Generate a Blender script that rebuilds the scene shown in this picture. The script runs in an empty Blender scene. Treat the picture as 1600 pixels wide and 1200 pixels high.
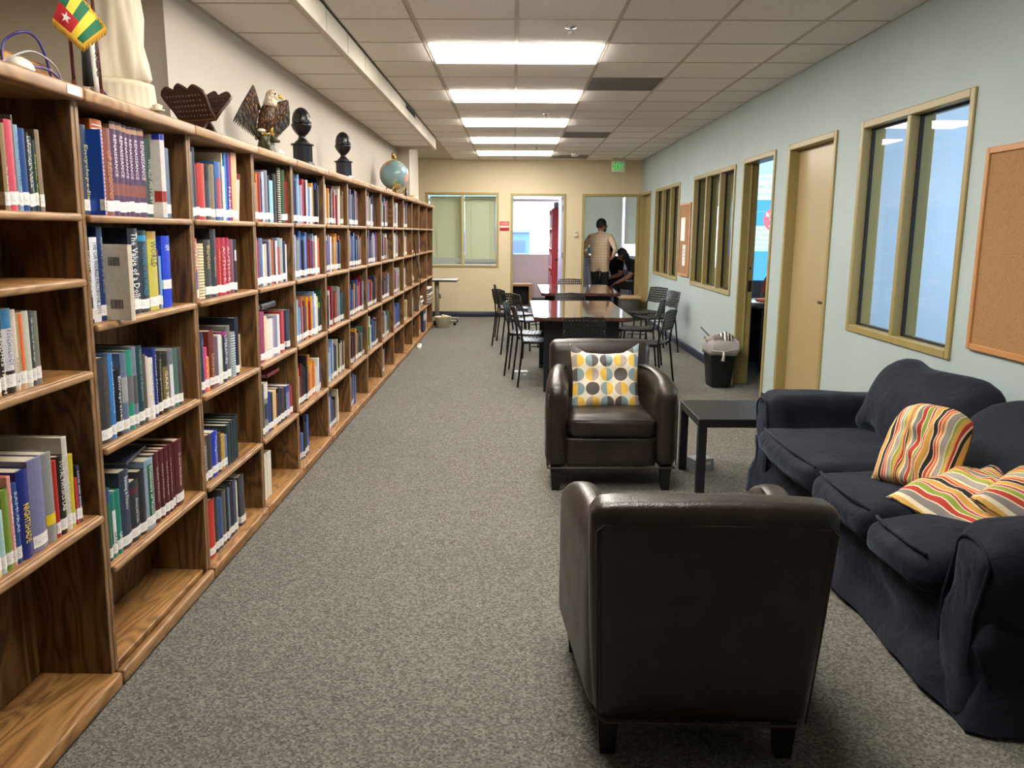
import bpy, bmesh, math, random
from mathutils import Vector, Matrix, noise
R = math.radians
random.seed(7)
S = bpy.context.scene
COL = S.collection

# ---------------------------------------------------------------- camera, world, light, exposure
cam_d = bpy.data.cameras.new('camera'); cam = bpy.data.objects.new('camera', cam_d); COL.objects.link(cam)
PITCH, YAW, ROLL = 0.1841, -0.0015, -0.0045
fwd = Vector((math.sin(YAW)*math.cos(PITCH), math.cos(YAW)*math.cos(PITCH), -math.sin(PITCH)))
rt = Vector((math.cos(YAW), -math.sin(YAW), 0)); dn = fwd.cross(rt)
r2 = rt*math.cos(ROLL)+dn*math.sin(ROLL); d2 = dn*math.cos(ROLL)-rt*math.sin(ROLL)
mw = Matrix((( r2.x,-d2.x,-fwd.x,0),( r2.y,-d2.y,-fwd.y,0),( r2.z,-d2.z,-fwd.z,1.5),(0,0,0,1)))
cam.matrix_world = mw
cam_d.sensor_width = 36; cam_d.lens = 1272.0/1600*36; cam_d.clip_start = .05; cam_d.clip_end = 300
S.camera = cam
S.view_settings.view_transform = 'Standard'; S.view_settings.look = 'None'
S.view_settings.gamma = 1; S.view_settings.use_curve_mapping = False
S.view_settings.exposure = 1.25
S.cycles.diffuse_bounces = 8; S.cycles.max_bounces = 14
w = bpy.data.worlds.new('sky'); S.world = w; w.use_nodes = True
bg = w.node_tree.nodes['Background']; bg.inputs[0].default_value = (.78, .89, 1, 1); bg.inputs[1].default_value = 5.0
LIGHT_STRENGTH = 13.0
CEIL = 2.747; LOW = 2.612; RW = 2.24; LW = -1.60; BW = 14.65

# ---------------------------------------------------------------- materials
def srgb(h):
    if isinstance(h, str):
        if len(h) == 3: h = ''.join(c*2 for c in h)
        c = [int(h[i:i+2], 16)/255 for i in (0, 2, 4)]
    else: c = list(h)
    return tuple(x/12.92 if x <= .04045 else ((x+.055)/1.055)**2.4 for x in c)
class NT:
    def __init__(s, name):
        s.m = bpy.data.materials.new(name); s.m.use_nodes = True; s.t = s.m.node_tree; s.b = s.t.nodes['Principled BSDF']
    def n(s, typ, **kw):
        nd = s.t.nodes.new(typ)
        for k, v in kw.items():
            if k.startswith('i_'):
                key = k[2:]; key = int(key) if key.isdigit() else key.replace('_', ' ')
                nd.inputs[key].default_value = v
            else: setattr(nd, k, v)
        return nd
    def l(s, a, b): s.t.links.new(a, b)
    def coord(s, which='Object', scale=(1, 1, 1)):
        tc = s.n('ShaderNodeTexCoord'); mp = s.n('ShaderNodeMapping'); mp.inputs['Scale'].default_value = scale
        s.l(tc.outputs[which], mp.inputs[0]); return mp.outputs[0]
    def ramp(s, fac, stops, interp='LINEAR'):
        r = s.n('ShaderNodeValToRGB'); r.color_ramp.interpolation = interp; e = r.color_ramp.elements
        while len(e) < len(stops): e.new(1)
        for i, (p, c) in enumerate(stops): e[i].position = p; e[i].color = (*c[:3], 1)
        s.l(fac, r.inputs[0]); return r.outputs[0]
    def bump(s, h, strength=.2, dist=.01):
        b = s.n('ShaderNodeBump'); b.inputs['Strength'].default_value = strength; b.inputs['Distance'].default_value = dist
        s.l(h, b.inputs['Height']); s.l(b.outputs[0], s.b.inputs['Normal'])
    def p(s, color=None, rough=None, metal=None, **kw):
        if color is not None: s.b.inputs['Base Color'].default_value = (*color, 1)
        if rough is not None: s.b.inputs['Roughness'].default_value = rough
        if metal is not None: s.b.inputs['Metallic'].default_value = metal
        for k, v in kw.items(): s.b.inputs[k.replace('_', ' ')].default_value = v
        return s
MC = {}
def mat(hexc, rough=.5, metal=0, bump=0, name=None, var=0, scale=40):
    key = (hexc, rough, metal, bump, var, scale)
    if key in MC: return MC[key]
    n = NT(name or 'paint_'+str(hexc)); c = srgb(hexc); n.p(c, rough, metal)
    if bump or var:
        nz = n.n('ShaderNodeTexNoise', i_Scale=scale, i_Detail=4.0); n.l(n.coord(), nz.inputs['Vector'])
        if bump: n.bump(nz.outputs[0], bump, .004)
        if var:
            n.l(n.ramp(nz.outputs[0], [(.3, [x*(1-var) for x in c]), (.7, [min(1, x*(1+var)) for x in c])]), n.b.inputs['Base Color'])
    MC[key] = n.m; return n.m
def emis(hexc, strength, name):
    n = NT(name); c = srgb(hexc); n.p((0, 0, 0), .6); n.b.inputs['Emission Color'].default_value = (*c, 1)
    n.b.inputs['Emission Strength'].default_value = strength; return n.m
def oak(name, axis, dark, light, contrast=1.0):
    n = NT(name); sc = [34, 34, 34]; sc[axis] = 1.6
    oi = n.n('ShaderNodeObjectInfo'); tc = n.n('ShaderNodeTexCoord'); ad = n.n('ShaderNodeVectorMath', operation='ADD')
    n.l(tc.outputs['Object'], ad.inputs[0]); mu = n.n('ShaderNodeMath', operation='MULTIPLY', i_1=17.0)
    n.l(oi.outputs['Random'], mu.inputs[0]); n.l(mu.outputs[0], ad.inputs[1])
    mp = n.n('ShaderNodeMapping'); mp.inputs['Scale'].default_value = sc; n.l(ad.outputs[0], mp.inputs[0])
    fine = n.n('ShaderNodeTexNoise', i_Scale=2.2, i_Detail=6.0, i_Roughness=.65); n.l(mp.outputs[0], fine.inputs['Vector'])
    sc2 = [5.5, 5.5, 5.5]; sc2[axis] = 1.1
    mp2 = n.n('ShaderNodeMapping'); mp2.inputs['Scale'].default_value = sc2; n.l(ad.outputs[0], mp2.inputs[0])
    big = n.n('ShaderNodeTexNoise', i_Scale=1.0, i_Detail=2.0, i_Distortion=.6); n.l(mp2.outputs[0], big.inputs['Vector'])
    m1 = n.n('ShaderNodeMath', operation='MULTIPLY', i_1=13.0); n.l(big.outputs[0], m1.inputs[0])
    fr = n.n('ShaderNodeMath', operation='PINGPONG', i_1=.5); n.l(m1.outputs[0], fr.inputs[0])
    mx = n.n('ShaderNodeMix', data_type='FLOAT'); mx.inputs[0].default_value = .5
    n.l(fine.outputs[0], mx.inputs[2]); n.l(fr.outputs[0], mx.inputs[3])
    mid = [(a+b)/2 for a, b in zip(dark, light)]
    n.l(n.ramp(mx.outputs[0], [(.24, dark), (.38, mid), (.58, light)]), n.b.inputs['Base Color'])
    n.p(rough=.42); n.bump(mx.outputs[0], .08, .003); return n.m
M = {}
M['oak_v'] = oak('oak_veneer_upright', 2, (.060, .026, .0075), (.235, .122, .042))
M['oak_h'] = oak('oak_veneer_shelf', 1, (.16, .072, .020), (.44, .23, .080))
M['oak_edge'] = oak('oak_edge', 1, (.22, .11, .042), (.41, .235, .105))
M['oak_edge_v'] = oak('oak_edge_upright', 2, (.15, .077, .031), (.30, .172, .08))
def carpet():
    n = NT('grey_loop_carpet'); v = n.coord('Object', (1, 1, 1))
    wob = n.n('ShaderNodeTexNoise', i_Scale=60.0, i_Detail=2.0); n.l(v, wob.inputs['Vector'])
    vo = n.n('ShaderNodeTexVoronoi', i_Scale=120.0, i_Randomness=.6); n.l(v, vo.inputs['Vector'])
    nz = n.n('ShaderNodeTexNoise', i_Scale=260.0, i_Detail=3.0); n.l(v, nz.inputs['Vector'])
    bw = n.n('ShaderNodeRGBToBW'); n.l(vo.outputs['Color'], bw.inputs[0])
    mx = n.n('ShaderNodeMix', data_type='FLOAT'); mx.inputs[0].default_value = .45
    n.l(bw.outputs[0], mx.inputs[2]); n.l(nz.outputs[0], mx.inputs[3])
    big = n.n('ShaderNodeTexNoise', i_Scale=.9, i_Detail=3.0); n.l(v, big.inputs['Vector'])
    c1 = n.ramp(mx.outputs[0], [(.22, (.064, .060, .051)), (.5, (.140, .133, .114)), (.78, (.25, .24, .21))])
    mm = n.n('ShaderNodeMix', data_type='RGBA', blend_type='MULTIPLY'); mm.inputs[0].default_value = .5
    n.l(c1, mm.inputs[6]); n.l(n.ramp(big.outputs[0], [(.3, (.72, .72, .72)), (.7, (1, 1, 1))]), mm.inputs[7])
    n.l(mm.outputs[2], n.b.inputs['Base Color']); n.p(rough=.95)
    n.bump(vo.outputs['Distance'], .6, .006); return n.m
M['carpet'] = carpet()
def wallmat(name, c, var=.04, bump=.05):
    n = NT(name); v = n.coord(); nz = n.n('ShaderNodeTexNoise', i_Scale=1.3, i_Detail=4.0); n.l(v, nz.inputs['Vector'])
    f = n.n('ShaderNodeTexNoise', i_Scale=130.0, i_Detail=3.0); n.l(v, f.inputs['Vector'])
    n.l(n.ramp(nz.outputs[0], [(.3, [x*(1-var) for x in c]), (.7, [x*(1+var) for x in c])]), n.b.inputs['Base Color'])
    n.p(rough=.6); n.bump(f.outputs[0], bump, .003); return n.m
M['wall_white'] = wallmat('warm_white_wall', (.50, .455, .385))
M['wall_beige'] = wallmat('beige_wall', (.52, .455, .34))
M['wall_yellow'] = wallmat('cream_yellow_wall', (.58, .495, .335))
M['wall_blue'] = wallmat('pale_blue_green_wall', (.385, .475, .475))
M['wall_office'] = wallmat('office_wall', (.44, .54, .68))
M['wall_lilac'] = wallmat('lilac_white_wall', (.62, .56, .60))
def tile():
    n = NT('mineral_ceiling_tile'); v = n.coord('Object'); nz = n.n('ShaderNodeTexNoise', i_Scale=170.0, i_Detail=3.0); n.l(v, nz.inputs['Vector'])
    oi = n.n('ShaderNodeObjectInfo'); k = n.ramp(oi.outputs['Random'], [(0, (.80, .775, .735)), (1, (.86, .835, .79))])
    mm = n.n('ShaderNodeMix', data_type='RGBA', blend_type='MULTIPLY'); mm.inputs[0].default_value = 1
    n.l(k, mm.inputs[6]); n.l(n.ramp(nz.outputs[0], [(.36, (.82, .82, .82)), (.5, (1, 1, 1))]), mm.inputs[7])
    n.l(mm.outputs[2], n.b.inputs['Base Color']); n.p(rough=.9); n.bump(nz.outputs[0], .25, .004); return n.m
M['tile'] = tile()
M['tbar'] = mat('b3aa9a', .5); M['soffit'] = mat('d2cab8', .6, 0, .05)
M['trim'] = mat('9a8b58', .38, 0, .02); M['trim_l'] = mat('b7a676', .4, 0, .02)
M['door'] = mat('a8956a', .33, 0, .02, var=.03, scale=6); M['base'] = mat('232a3e', .45)
M['black'] = mat('0e0e10', .42); M['blackm'] = mat('101013', .35, .3); M['chrome'] = mat('c8c8c8', .18, 1)
M['rubber'] = mat('15151a', .7); M['white'] = mat('e8e6df', .45); M['paper'] = mat('e9e2d0', .8)
def leather():
    n = NT('dark_brown_leather'); v = n.coord(); vo = n.n('ShaderNodeTexVoronoi', i_Scale=260.0); n.l(v, vo.inputs['Vector'])
    nz = n.n('ShaderNodeTexNoise', i_Scale=7.0, i_Detail=6.0, i_Roughness=.7); n.l(v, nz.inputs['Vector'])
    n.l(n.ramp(nz.outputs[0], [(.3, (.012, .0075, .0055)), (.55, (.022, .0145, .011)), (.75, (.042, .029, .022))]), n.b.inputs['Base Color'])
    n.l(n.ramp(nz.outputs[0], [(.3, (.27,)*3), (.7, (.42,)*3)]), n.b.inputs['Roughness'])
    mx = n.n('ShaderNodeMix', data_type='FLOAT'); mx.inputs[0].default_value = .7
    cr = n.n('ShaderNodeTexNoise', i_Scale=16.0, i_Detail=5.0, i_Distortion=1.6); n.l(v, cr.inputs['Vector']); mx.inputs[0].default_value = .8
    n.l(vo.outputs['Distance'], mx.inputs[2]); n.l(cr.outputs[0], mx.inputs[3]); n.bump(mx.outputs[0], .3, .007); return n.m
M['leather'] = leather(); M['seam'] = mat('3a2a20', .55)
def velvet():
    n = NT('navy_velvet'); v = n.coord(); nz = n.n('ShaderNodeTexNoise', i_Scale=5.0, i_Detail=5.0, i_Roughness=.6, i_Distortion=.8); n.l(v, nz.inputs['Vector'])
    n.l(n.ramp(nz.outputs[0], [(.3, (.006, .008, .0145)), (.6, (.0115, .0148, .0255)), (.8, (.021, .0265, .042))]), n.b.inputs['Base Color'])
    n.p(rough=.85, Sheen_Weight=.3, Sheen_Roughness=.35); n.b.inputs['Sheen Tint'].default_value = (.24, .30, .44, 1)
    n.b.inputs['Specular IOR Level'].default_value = .2
    f = n.n('ShaderNodeTexNoise', i_Scale=11.0, i_Detail=6.0, i_Distortion=1.2); n.l(v, f.inputs['Vector']); n.bump(f.outputs[0], .45, .018); return n.m
M['velvet'] = velvet()
def walnut():
    n = NT('dark_gloss_walnut'); v = n.coord('Object', (14, 1.2, 14)); nz = n.n('ShaderNodeTexNoise', i_Scale=2.0, i_Detail=5.0); n.l(v, nz.inputs['Vector'])
    n.l(n.ramp(nz.outputs[0], [(.3, (.05, .022, .016)), (.7, (.12, .058, .04))]), n.b.inputs['Base Color']); n.p(rough=.07, Coat_Weight=.6, Coat_Roughness=.03); return n.m
M['walnut'] = walnut()
def cork():
    n = NT('cork'); v = n.coord(); nz = n.n('ShaderNodeTexNoise', i_Scale=190.0, i_Detail=4.0); n.l(v, nz.inputs['Vector'])
    n.l(n.ramp(nz.outputs[0], [(.3, (.25, .125, .045)), (.7, (.41, .225, .09))]), n.b.inputs['Base Color']); n.p(rough=.85); n.bump(nz.outputs[0], .3, .003); return n.m
M['cork'] = cork()
def glass(name, tint=(.93, .97, .97), ior=1.5):
    m = bpy.data.materials.new(name); m.use_nodes = True; t = m.node_tree; t.nodes.clear()
    o = t.nodes.new('ShaderNodeOutputMaterial'); mx = t.nodes.new('ShaderNodeMixShader'); tr = t.nodes.new('ShaderNodeBsdfTransparent')
    gl = t.nodes.new('ShaderNodeBsdfGlossy'); ge = t.nodes.new('ShaderNodeNewGeometry'); dt = t.nodes.new('ShaderNodeVectorMath'); dt.operation = 'DOT_PRODUCT'; t.links.new(ge.outputs['Incoming'], dt.inputs[0]); t.links.new(ge.outputs['Normal'], dt.inputs[1])
    prev = dt.outputs['Value']
    for op, a, b in (('ABSOLUTE', None, 0), ('SUBTRACT', 1.0, None), ('POWER', None, 5.0), ('MULTIPLY', None, .46), ('ADD', None, .02)):   # Schlick reflectance of each face
        nd = t.nodes.new('ShaderNodeMath'); nd.operation = op
        if a is not None: nd.inputs[0].default_value = a; t.links.new(prev, nd.inputs[1])
        else: t.links.new(prev, nd.inputs[0]); nd.inputs[1].default_value = b
        prev = nd.outputs[0]
    fr = nd
    tr.inputs[0].default_value = (*tint, 1); gl.inputs['Roughness'].default_value = .02
    t.links.new(fr.outputs[0], mx.inputs[0]); t.links.new(tr.outputs[0], mx.inputs[1]); t.links.new(gl.outputs[0], mx.inputs[2]); t.links.new(mx.outputs[0], o.inputs[0]); return m
M['glass'] = glass('clear_window_glass', ior=1.45)
def bookmat():
    n = NT('printed_book_cover'); a = n.n('ShaderNodeAttribute', attribute_name='print'); v = n.coord()
    nz = n.n('ShaderNodeTexNoise', i_Scale=60.0, i_Detail=3.0); n.l(v, nz.inputs['Vector'])
    mm = n.n('ShaderNodeMix', data_type='RGBA', blend_type='MULTIPLY'); mm.inputs[0].default_value = 1
    n.l(a.outputs['Color'], mm.inputs[6]); n.l(n.ramp(nz.outputs[0], [(.3, (.86,)*3), (.7, (1,)*3)]), mm.inputs[7])
    n.l(mm.outputs[2], n.b.inputs['Base Color']); n.p(rough=.34); return n.m
M['book'] = bookmat()
def pages():
    n = NT('page_edges'); v = n.coord('Object', (1, 400, 1)); nz = n.n('ShaderNodeTexNoise', i_Scale=3.0, i_Detail=2.0); n.l(v, nz.inputs['Vector'])
    n.l(n.ramp(nz.outputs[0], [(.3, (.48, .41, .29)), (.7, (.72, .65, .50))]), n.b.inputs['Base Color']); n.p(rough=.9); return n.m
M['pages'] = pages()
def callno():
    n = NT('call_number_label'); v = n.coord('Generated', (1, 5, 9)); nz = n.n('ShaderNodeTexNoise', i_Scale=2.5, i_Detail=3.0); n.l(v, nz.inputs['Vector'])
    sp = n.n('ShaderNodeSeparateXYZ'); tc = n.n('ShaderNodeTexCoord'); n.l(tc.outputs['Generated'], sp.inputs[0])
    a = n.n('ShaderNodeMath', operation='GREATER_THAN', i_1=.28); b = n.n('ShaderNodeMath', operation='LESS_THAN', i_1=.72); n.l(sp.outputs[2], a.inputs[0]); n.l(sp.outputs[2], b.inputs[0])
    c = n.n('ShaderNodeMath', operation='GREATER_THAN', i_1=.56); n.l(nz.outputs[0], c.inputs[0])
    m1 = n.n('ShaderNodeMath', operation='MULTIPLY'); n.l(a.outputs[0], m1.inputs[0]); n.l(b.outputs[0], m1.inputs[1])
    m2 = n.n('ShaderNodeMath', operation='MULTIPLY'); n.l(m1.outputs[0], m2.inputs[0]); n.l(c.outputs[0], m2.inputs[1])
    n.l(n.ramp(m2.outputs[0], [(0, (.80, .79, .77)), (1, (.42, .42, .42))]), n.b.inputs['Base Color']); n.p(rough=.4); return n.m
M['callno'] = callno()

# ---------------------------------------------------------------- mesh helpers
class MB:
    def __init__(s): s.v = []; s.f = []; s.mi = []; s.sm = []
    def add(s, vs, fs, mi=0, smooth=False, mtx=None):
        o = len(s.v)
        s.v += [tuple(mtx @ Vector(p)) if mtx else tuple(p) for p in vs]
        for f in fs: s.f.append(tuple(o+i for i in f)); s.mi.append(mi); s.sm.append(smooth)
        return s
    def box(s, x0, x1, y0, y1, z0, z1, mi=0, mtx=None):
        return s.add([(x0,y0,z0),(x1,y0,z0),(x1,y1,z0),(x0,y1,z0),(x0,y0,z1),(x1,y0,z1),(x1,y1,z1),(x0,y1,z1)],
                     [(0,3,2,1),(4,5,6,7),(0,1,5,4),(1,2,6,5),(2,3,7,6),(3,0,4,7)], mi, False, mtx)
    def rbox(s, x0, x1, y0, y1, z0, z1, r=.01, seg=2, mi=0, mtx=None, smooth=True):
        bm = bmesh.new(); bmesh.ops.create_cube(bm, size=1)
        for v in bm.verts: v.co = Vector(((x0+x1)/2+v.co.x*(x1-x0), (y0+y1)/2+v.co.y*(y1-y0), (z0+z1)/2+v.co.z*(z1-z0)))
        bmesh.ops.bevel(bm, geom=list(bm.edges), offset=min(r, .49*min(x1-x0, y1-y0, z1-z0)), segments=seg, profile=.5, affect='EDGES')
        s.bm(bm, mi, smooth, mtx); bm.free(); return s
    def bm(s, bm, mi=0, smooth=False, mtx=None):
        bm.verts.index_update(); s.add([v.co[:] for v in bm.verts], [[v.index for v in f.verts] for f in bm.faces], mi, smooth, mtx); return s
    def tube(s, pts, r, n=8, mi=0, mtx=None, closed=False):
        pts = [Vector(p) for p in pts]; vs = []; k = len(pts); prev = None
        for i, p in enumerate(pts):
            a = pts[(i-1) % k] if (closed or i > 0) else p; b = pts[(i+1) % k] if (closed or i < k-1) else p
            d = (b-a).normalized(); up = prev if prev is not None else (Vector((0, 0, 1)) if abs(d.z) < .9 else Vector((1, 0, 0)))
            u = (up-d*up.dot(d)).normalized(); wv = d.cross(u); prev = u
            rr = r[i] if isinstance(r, (list, tuple)) else r
            vs += [p+(u*math.cos(2*math.pi*j/n)+wv*math.sin(2*math.pi*j/n))*rr for j in range(n)]
        fs = []
        for i in range(k if closed else k-1):
            a = i*n; b = ((i+1) % k)*n
            fs += [(a+j, a+(j+1) % n, b+(j+1) % n, b+j) for j in range(n)]
        if not closed: fs += [tuple(range(n))[::-1], tuple(range((k-1)*n, k*n))]
        return s.add([v[:] for v in vs], fs, mi, True, mtx)
    def lathe(s, prof, n=20, c=(0, 0, 0), mi=0, mtx=None, smooth=True, fold=None):
        vs = []
        for r, z in prof:
            for j in range(n):
                a = 2*math.pi*j/n; rr = r*(fold(a, z) if fold else 1)
                vs.append((c[0]+rr*math.cos(a), c[1]+rr*math.sin(a), c[2]+z))
        fs = []
        for i in range(len(prof)-1): fs += [(i*n+j, i*n+(j+1) % n, (i+1)*n+(j+1) % n, (i+1)*n+j) for j in range(n)]
        fs += [tuple(range(n))[::-1], tuple(range((len(prof)-1)*n, len(prof)*n))]
        return s.add(vs, fs, mi, smooth, mtx)
    def ball(s, c, r, nu=14, nv=9, mi=0, mtx=None):
        rx, ry, rz = r if isinstance(r, (tuple, list)) else (r, r, r); vs = [(c[0], c[1], c[2]-rz)]
        for i in range(1, nv):
            t = -math.pi/2+math.pi*i/nv
            vs += [(c[0]+rx*math.cos(t)*math.cos(2*math.pi*j/nu), c[1]+ry*math.cos(t)*math.sin(2*math.pi*j/nu), c[2]+rz*math.sin(t)) for j in range(nu)]
        vs.append((c[0], c[1], c[2]+rz)); fs = [(0, 1+(j+1) % nu, 1+j) for j in range(nu)]
        for i in range(nv-2): fs += [(1+i*nu+j, 1+i*nu+(j+1) % nu, 1+(i+1)*nu+(j+1) % nu, 1+(i+1)*nu+j) for j in range(nu)]
        L = len(vs)-1; b = 1+(nv-2)*nu; fs += [(L, b+j, b+(j+1) % nu) for j in range(nu)]
        return s.add(vs, fs, mi, True, mtx)
    def prism(s, poly, d0, d1, axis='y', mi=0, mtx=None, smooth=False):
        n = len(poly)
        mk = {'y': lambda p, d: (p[0], d, p[1]), 'x': lambda p, d: (d, p[0], p[1]), 'z': lambda p, d: (p[0], p[1], d)}[axis]
        vs = [mk(p, d0) for p in poly]+[mk(p, d1) for p in poly]
        fs = [tuple(range(n)), tuple(range(n, 2*n))[::-1]]
        s.add(vs, fs, mi, False, mtx); o = len(s.v)-2*n
        for i in range(n): s.f.append((o+i, o+n+i, o+n+(i+1) % n, o+(i+1) % n)); s.mi.append(mi); s.sm.append(smooth)
        return s
    def mesh(s, name, mats, origin=(0, 0, 0)):
        me = bpy.data.meshes.new(name); ox, oy, oz = origin
        me.from_pydata([(x-ox, y-oy, z-oz) for x, y, z in s.v], [], s.f)
        for m in (mats if isinstance(mats, (list, tuple)) else [mats]): me.materials.append(m)
        me.polygons.foreach_set('material_index', s.mi); me.polygons.foreach_set('use_smooth', s.sm)
        bm = bmesh.new(); bm.from_mesh(me); bmesh.ops.recalc_face_normals(bm, faces=list(bm.faces)); bm.to_mesh(me); bm.free()
        me.update(); return me
    def build(s, name, mats, parent=None, world=False, **tags):
        org = (0, 0, 0)
        if world:   # vertices were given in world space
            org = tuple(root_loc(parent)) if parent else tuple(sum(c[i] for c in s.v)/len(s.v) if i < 2 else min(c[2] for c in s.v) for i in range(3))
        o = bpy.data.objects.new(name, s.mesh(name, mats, org)); COL.objects.link(o)
        if parent: o.parent = parent
        elif world: o.location = org
        if tags: tag(o, **tags)
        return o
def root_loc(o):
    p = Vector((0, 0, 0))
    while o: p += o.location; o = o.parent
    return p
def tag(o, label=None, cat=None, group=None, kind=None):
    if label: o['label'] = label
    if cat: o['category'] = cat
    if group: o['group'] = group
    if kind: o['kind'] = kind
    return o
def empty(name, loc=(0, 0, 0), rz=0, **tags):
    o = bpy.data.objects.new(name, None); COL.objects.link(o); o.location = loc; o.rotation_euler = (0, 0, rz); o.empty_display_size = .1
    return tag(o, **tags)
def copy_tree(o, parent=None):
    c = o.copy(); COL.objects.link(c); c.parent = parent
    for ch in list(o.children): copy_tree(ch, c)
    return c
def text_mesh(txt, size, depth=.0008, res=2, align='CENTER', bold=0):
    cu = bpy.data.curves.new('lettering', 'FONT'); cu.body = txt; cu.size = size; cu.extrude = depth; cu.resolution_u = res; cu.align_x = align; cu.align_y = 'CENTER'; cu.offset = bold
    o = bpy.data.objects.new('lettering', cu); COL.objects.link(o)
    me = bpy.data.meshes.new_from_object(o, depsgraph=bpy.context.evaluated_depsgraph_get()); bpy.data.objects.remove(o); bpy.data.curves.remove(cu); return me
def text_obj(name, txt, size, m, parent, mtx, fit=None, **kw):
    me = text_mesh(txt, size, **kw)
    if fit:
        xs = [v.co.x for v in me.vertices]; ys = [v.co.y for v in me.vertices]
        if xs:
            sx = fit[0]/max(1e-5, max(xs)-min(xs)); sy = fit[1]/max(1e-5, max(ys)-min(ys))
            cx = (max(xs)+min(xs))/2; cy = (max(ys)+min(ys))/2
            for v in me.vertices: v.co.x = (v.co.x-cx)*sx; v.co.y = (v.co.y-cy)*sy
    me.transform(mtx); me.materials.clear(); me.materials.append(m)
    o = bpy.data.objects.new(name, me); COL.objects.link(o); o.parent = parent; return o
def shape_mesh(loops, depth, bevel=0):
    cu = bpy.data.curves.new('outline', 'CURVE'); cu.dimensions = '2D'; cu.fill_mode = 'BOTH'; cu.extrude = depth/2; cu.bevel_depth = bevel
    for lp in loops:
        sp = cu.splines.new('POLY'); sp.points.add(len(lp)-1); sp.use_cyclic_u = True
        for i, p in enumerate(lp): sp.points[i].co = (p[0], p[1], 0, 1)
    o = bpy.data.objects.new('outline', cu); COL.objects.link(o)
    me = bpy.data.meshes.new_from_object(o, depsgraph=bpy.context.evaluated_depsgraph_get()); bpy.data.objects.remove(o); bpy.data.curves.remove(cu); return me
def soft_box(mb, x0, x1, y0, y1, z0, z1, r=.05, n=10, bulge=(0, 0, 0), wr=.0, fs=6, seed=0, mi=0, mtx=None, shape=None):
    """rounded, slightly stuffed upholstery block"""
    cx, cy, cz = (x0+x1)/2, (y0+y1)/2, (z0+z1)/2; hx, hy, hz = (x1-x0)/2, (y1-y0)/2, (z1-z0)/2
    bm = bmesh.new(); bmesh.ops.create_cube(bm, size=2); bmesh.ops.subdivide_edges(bm, edges=list(bm.edges), cuts=n, use_grid_fill=True)
    for v in bm.verts:
        u = Vector(v.co)
        # spread rings toward the edges so that the rounding is well sampled
        u = Vector([math.copysign(abs(c)**.8, c) for c in u])
        p = Vector((u.x*hx, u.y*hy, u.z*hz)); rr = min(r, hx*.98, hy*.98, hz*.98)
        q = Vector((max(-hx+rr, min(hx-rr, p.x)), max(-hy+rr, min(hy-rr, p.y)), max(-hz+rr, min(hz-rr, p.z)))); d = p-q
        if d.length > 1e-9: p = q+d.normalized()*rr*min(1, max(abs(d.x), abs(d.y), abs(d.z))/rr)
        k = [(1-u.y**2)*(1-u.z**2), (1-u.x**2)*(1-u.z**2), (1-u.x**2)*(1-u.y**2)]
        p += Vector((math.copysign(bulge[0], u.x)*abs(u.x)*k[0], math.copysign(bulge[1], u.y)*abs(u.y)*k[1], math.copysign(bulge[2], u.z)*abs(u.z)*k[2]))
        if wr:
            nv = noise.noise_vector((p+Vector((seed*3.7, seed, 0)))*fs); p += nv*wr
        p += Vector((cx, cy, cz))
        if shape: p = shape(p, u)
        v.co = p
    mb.bm(bm, mi, True, mtx); bm.free(); return mb
def pillow_mesh(mb, wd, ht, th, n=22, wr=.008, seed=0, mi=0, mtx=None, bend=None):
    """scatter cushion in the local XZ plane (x across, z up, y thickness) with pinched corners"""
    vs = []; fs = []
    for side in (1, -1):
        o = len(vs)
        for i in range(n+1):
            for j in range(n+1):
                u = -1+2*i/n; v = -1+2*j/n
                x = wd/2*u*(1-.07*(1-v*v)); z = ht/2*v*(1-.07*(1-u*u))
                t = th/2*max(0, (1-u**4)*(1-v**4))**.55
                p = Vector((x, side*t, z)); e = (1-abs(u)**3)*(1-abs(v)**3)
                nz = noise.noise(Vector((u*2.4+seed, v*2.4, side*2)))*wr*2*e+noise.noise(Vector((u*6+seed, v*3, side*4)))*wr*e
                p.y += side*nz
                if bend: p = bend(p, u, v)
                vs.append(p[:])
        for i in range(n):
            for j in range(n):
                a = o+i*(n+1)+j; q = (a, a+1, a+n+2, a+n+1); fs.append(q if side < 0 else q[::-1])
    mb.add(vs, fs, mi, True, mtx); return mb
def T(x=0, y=0, z=0): return Matrix.Translation((x, y, z))
def RX(a): return Matrix.Rotation(R(a), 4, 'X')
def RY(a): return Matrix.Rotation(R(a), 4, 'Y')
def RZ(a): return Matrix.Rotation(R(a), 4, 'Z')
ORD = ['zeroth', 'first', 'second', 'third', 'fourth', 'fifth', 'sixth', 'seventh', 'eighth', 'ninth', 'tenth', 'eleventh', 'twelfth', 'thirteenth', 'fourteenth', 'fifteenth', 'sixteenth', 'seventeenth', 'eighteenth', 'nineteenth', 'twentieth', 'twenty-first', 'twenty-second', 'twenty-third', 'twenty-fourth', 'twenty-fifth', 'twenty-sixth', 'twenty-seventh', 'twenty-eighth']
# ---------------------------------------------------------------- lamps of the room (ceiling panels give the light)
X0, Y0, TL = 0.0106, 5.759, .6097
M['diffuser'] = emis('fff6ea', LIGHT_STRENGTH, 'lit_fluorescent_diffuser')
def portal(loc, rot, sx, sy):
    d = bpy.data.lights.new('window_portal', 'AREA'); d.shape = 'RECTANGLE'; d.size = sx; d.size_y = sy; d.cycles.is_portal = True
    o = bpy.data.objects.new('window_portal', d); COL.objects.link(o); o.location = loc; o.rotation_euler = rot
portal((-1.0, 17.66, 1.8), (R(-90), 0, 0), 4.0, 1.5); portal((2.0, 17.66, 1.75), (R(-90), 0, 0), 1.5, 1.5)
portal((5.66, 4.4, 1.7), (0, R(90), 0), 1.5, 3.2); portal((3.35, 13.46, 1.6), (R(-90), 0, 0), .9, 1.4)

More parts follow.
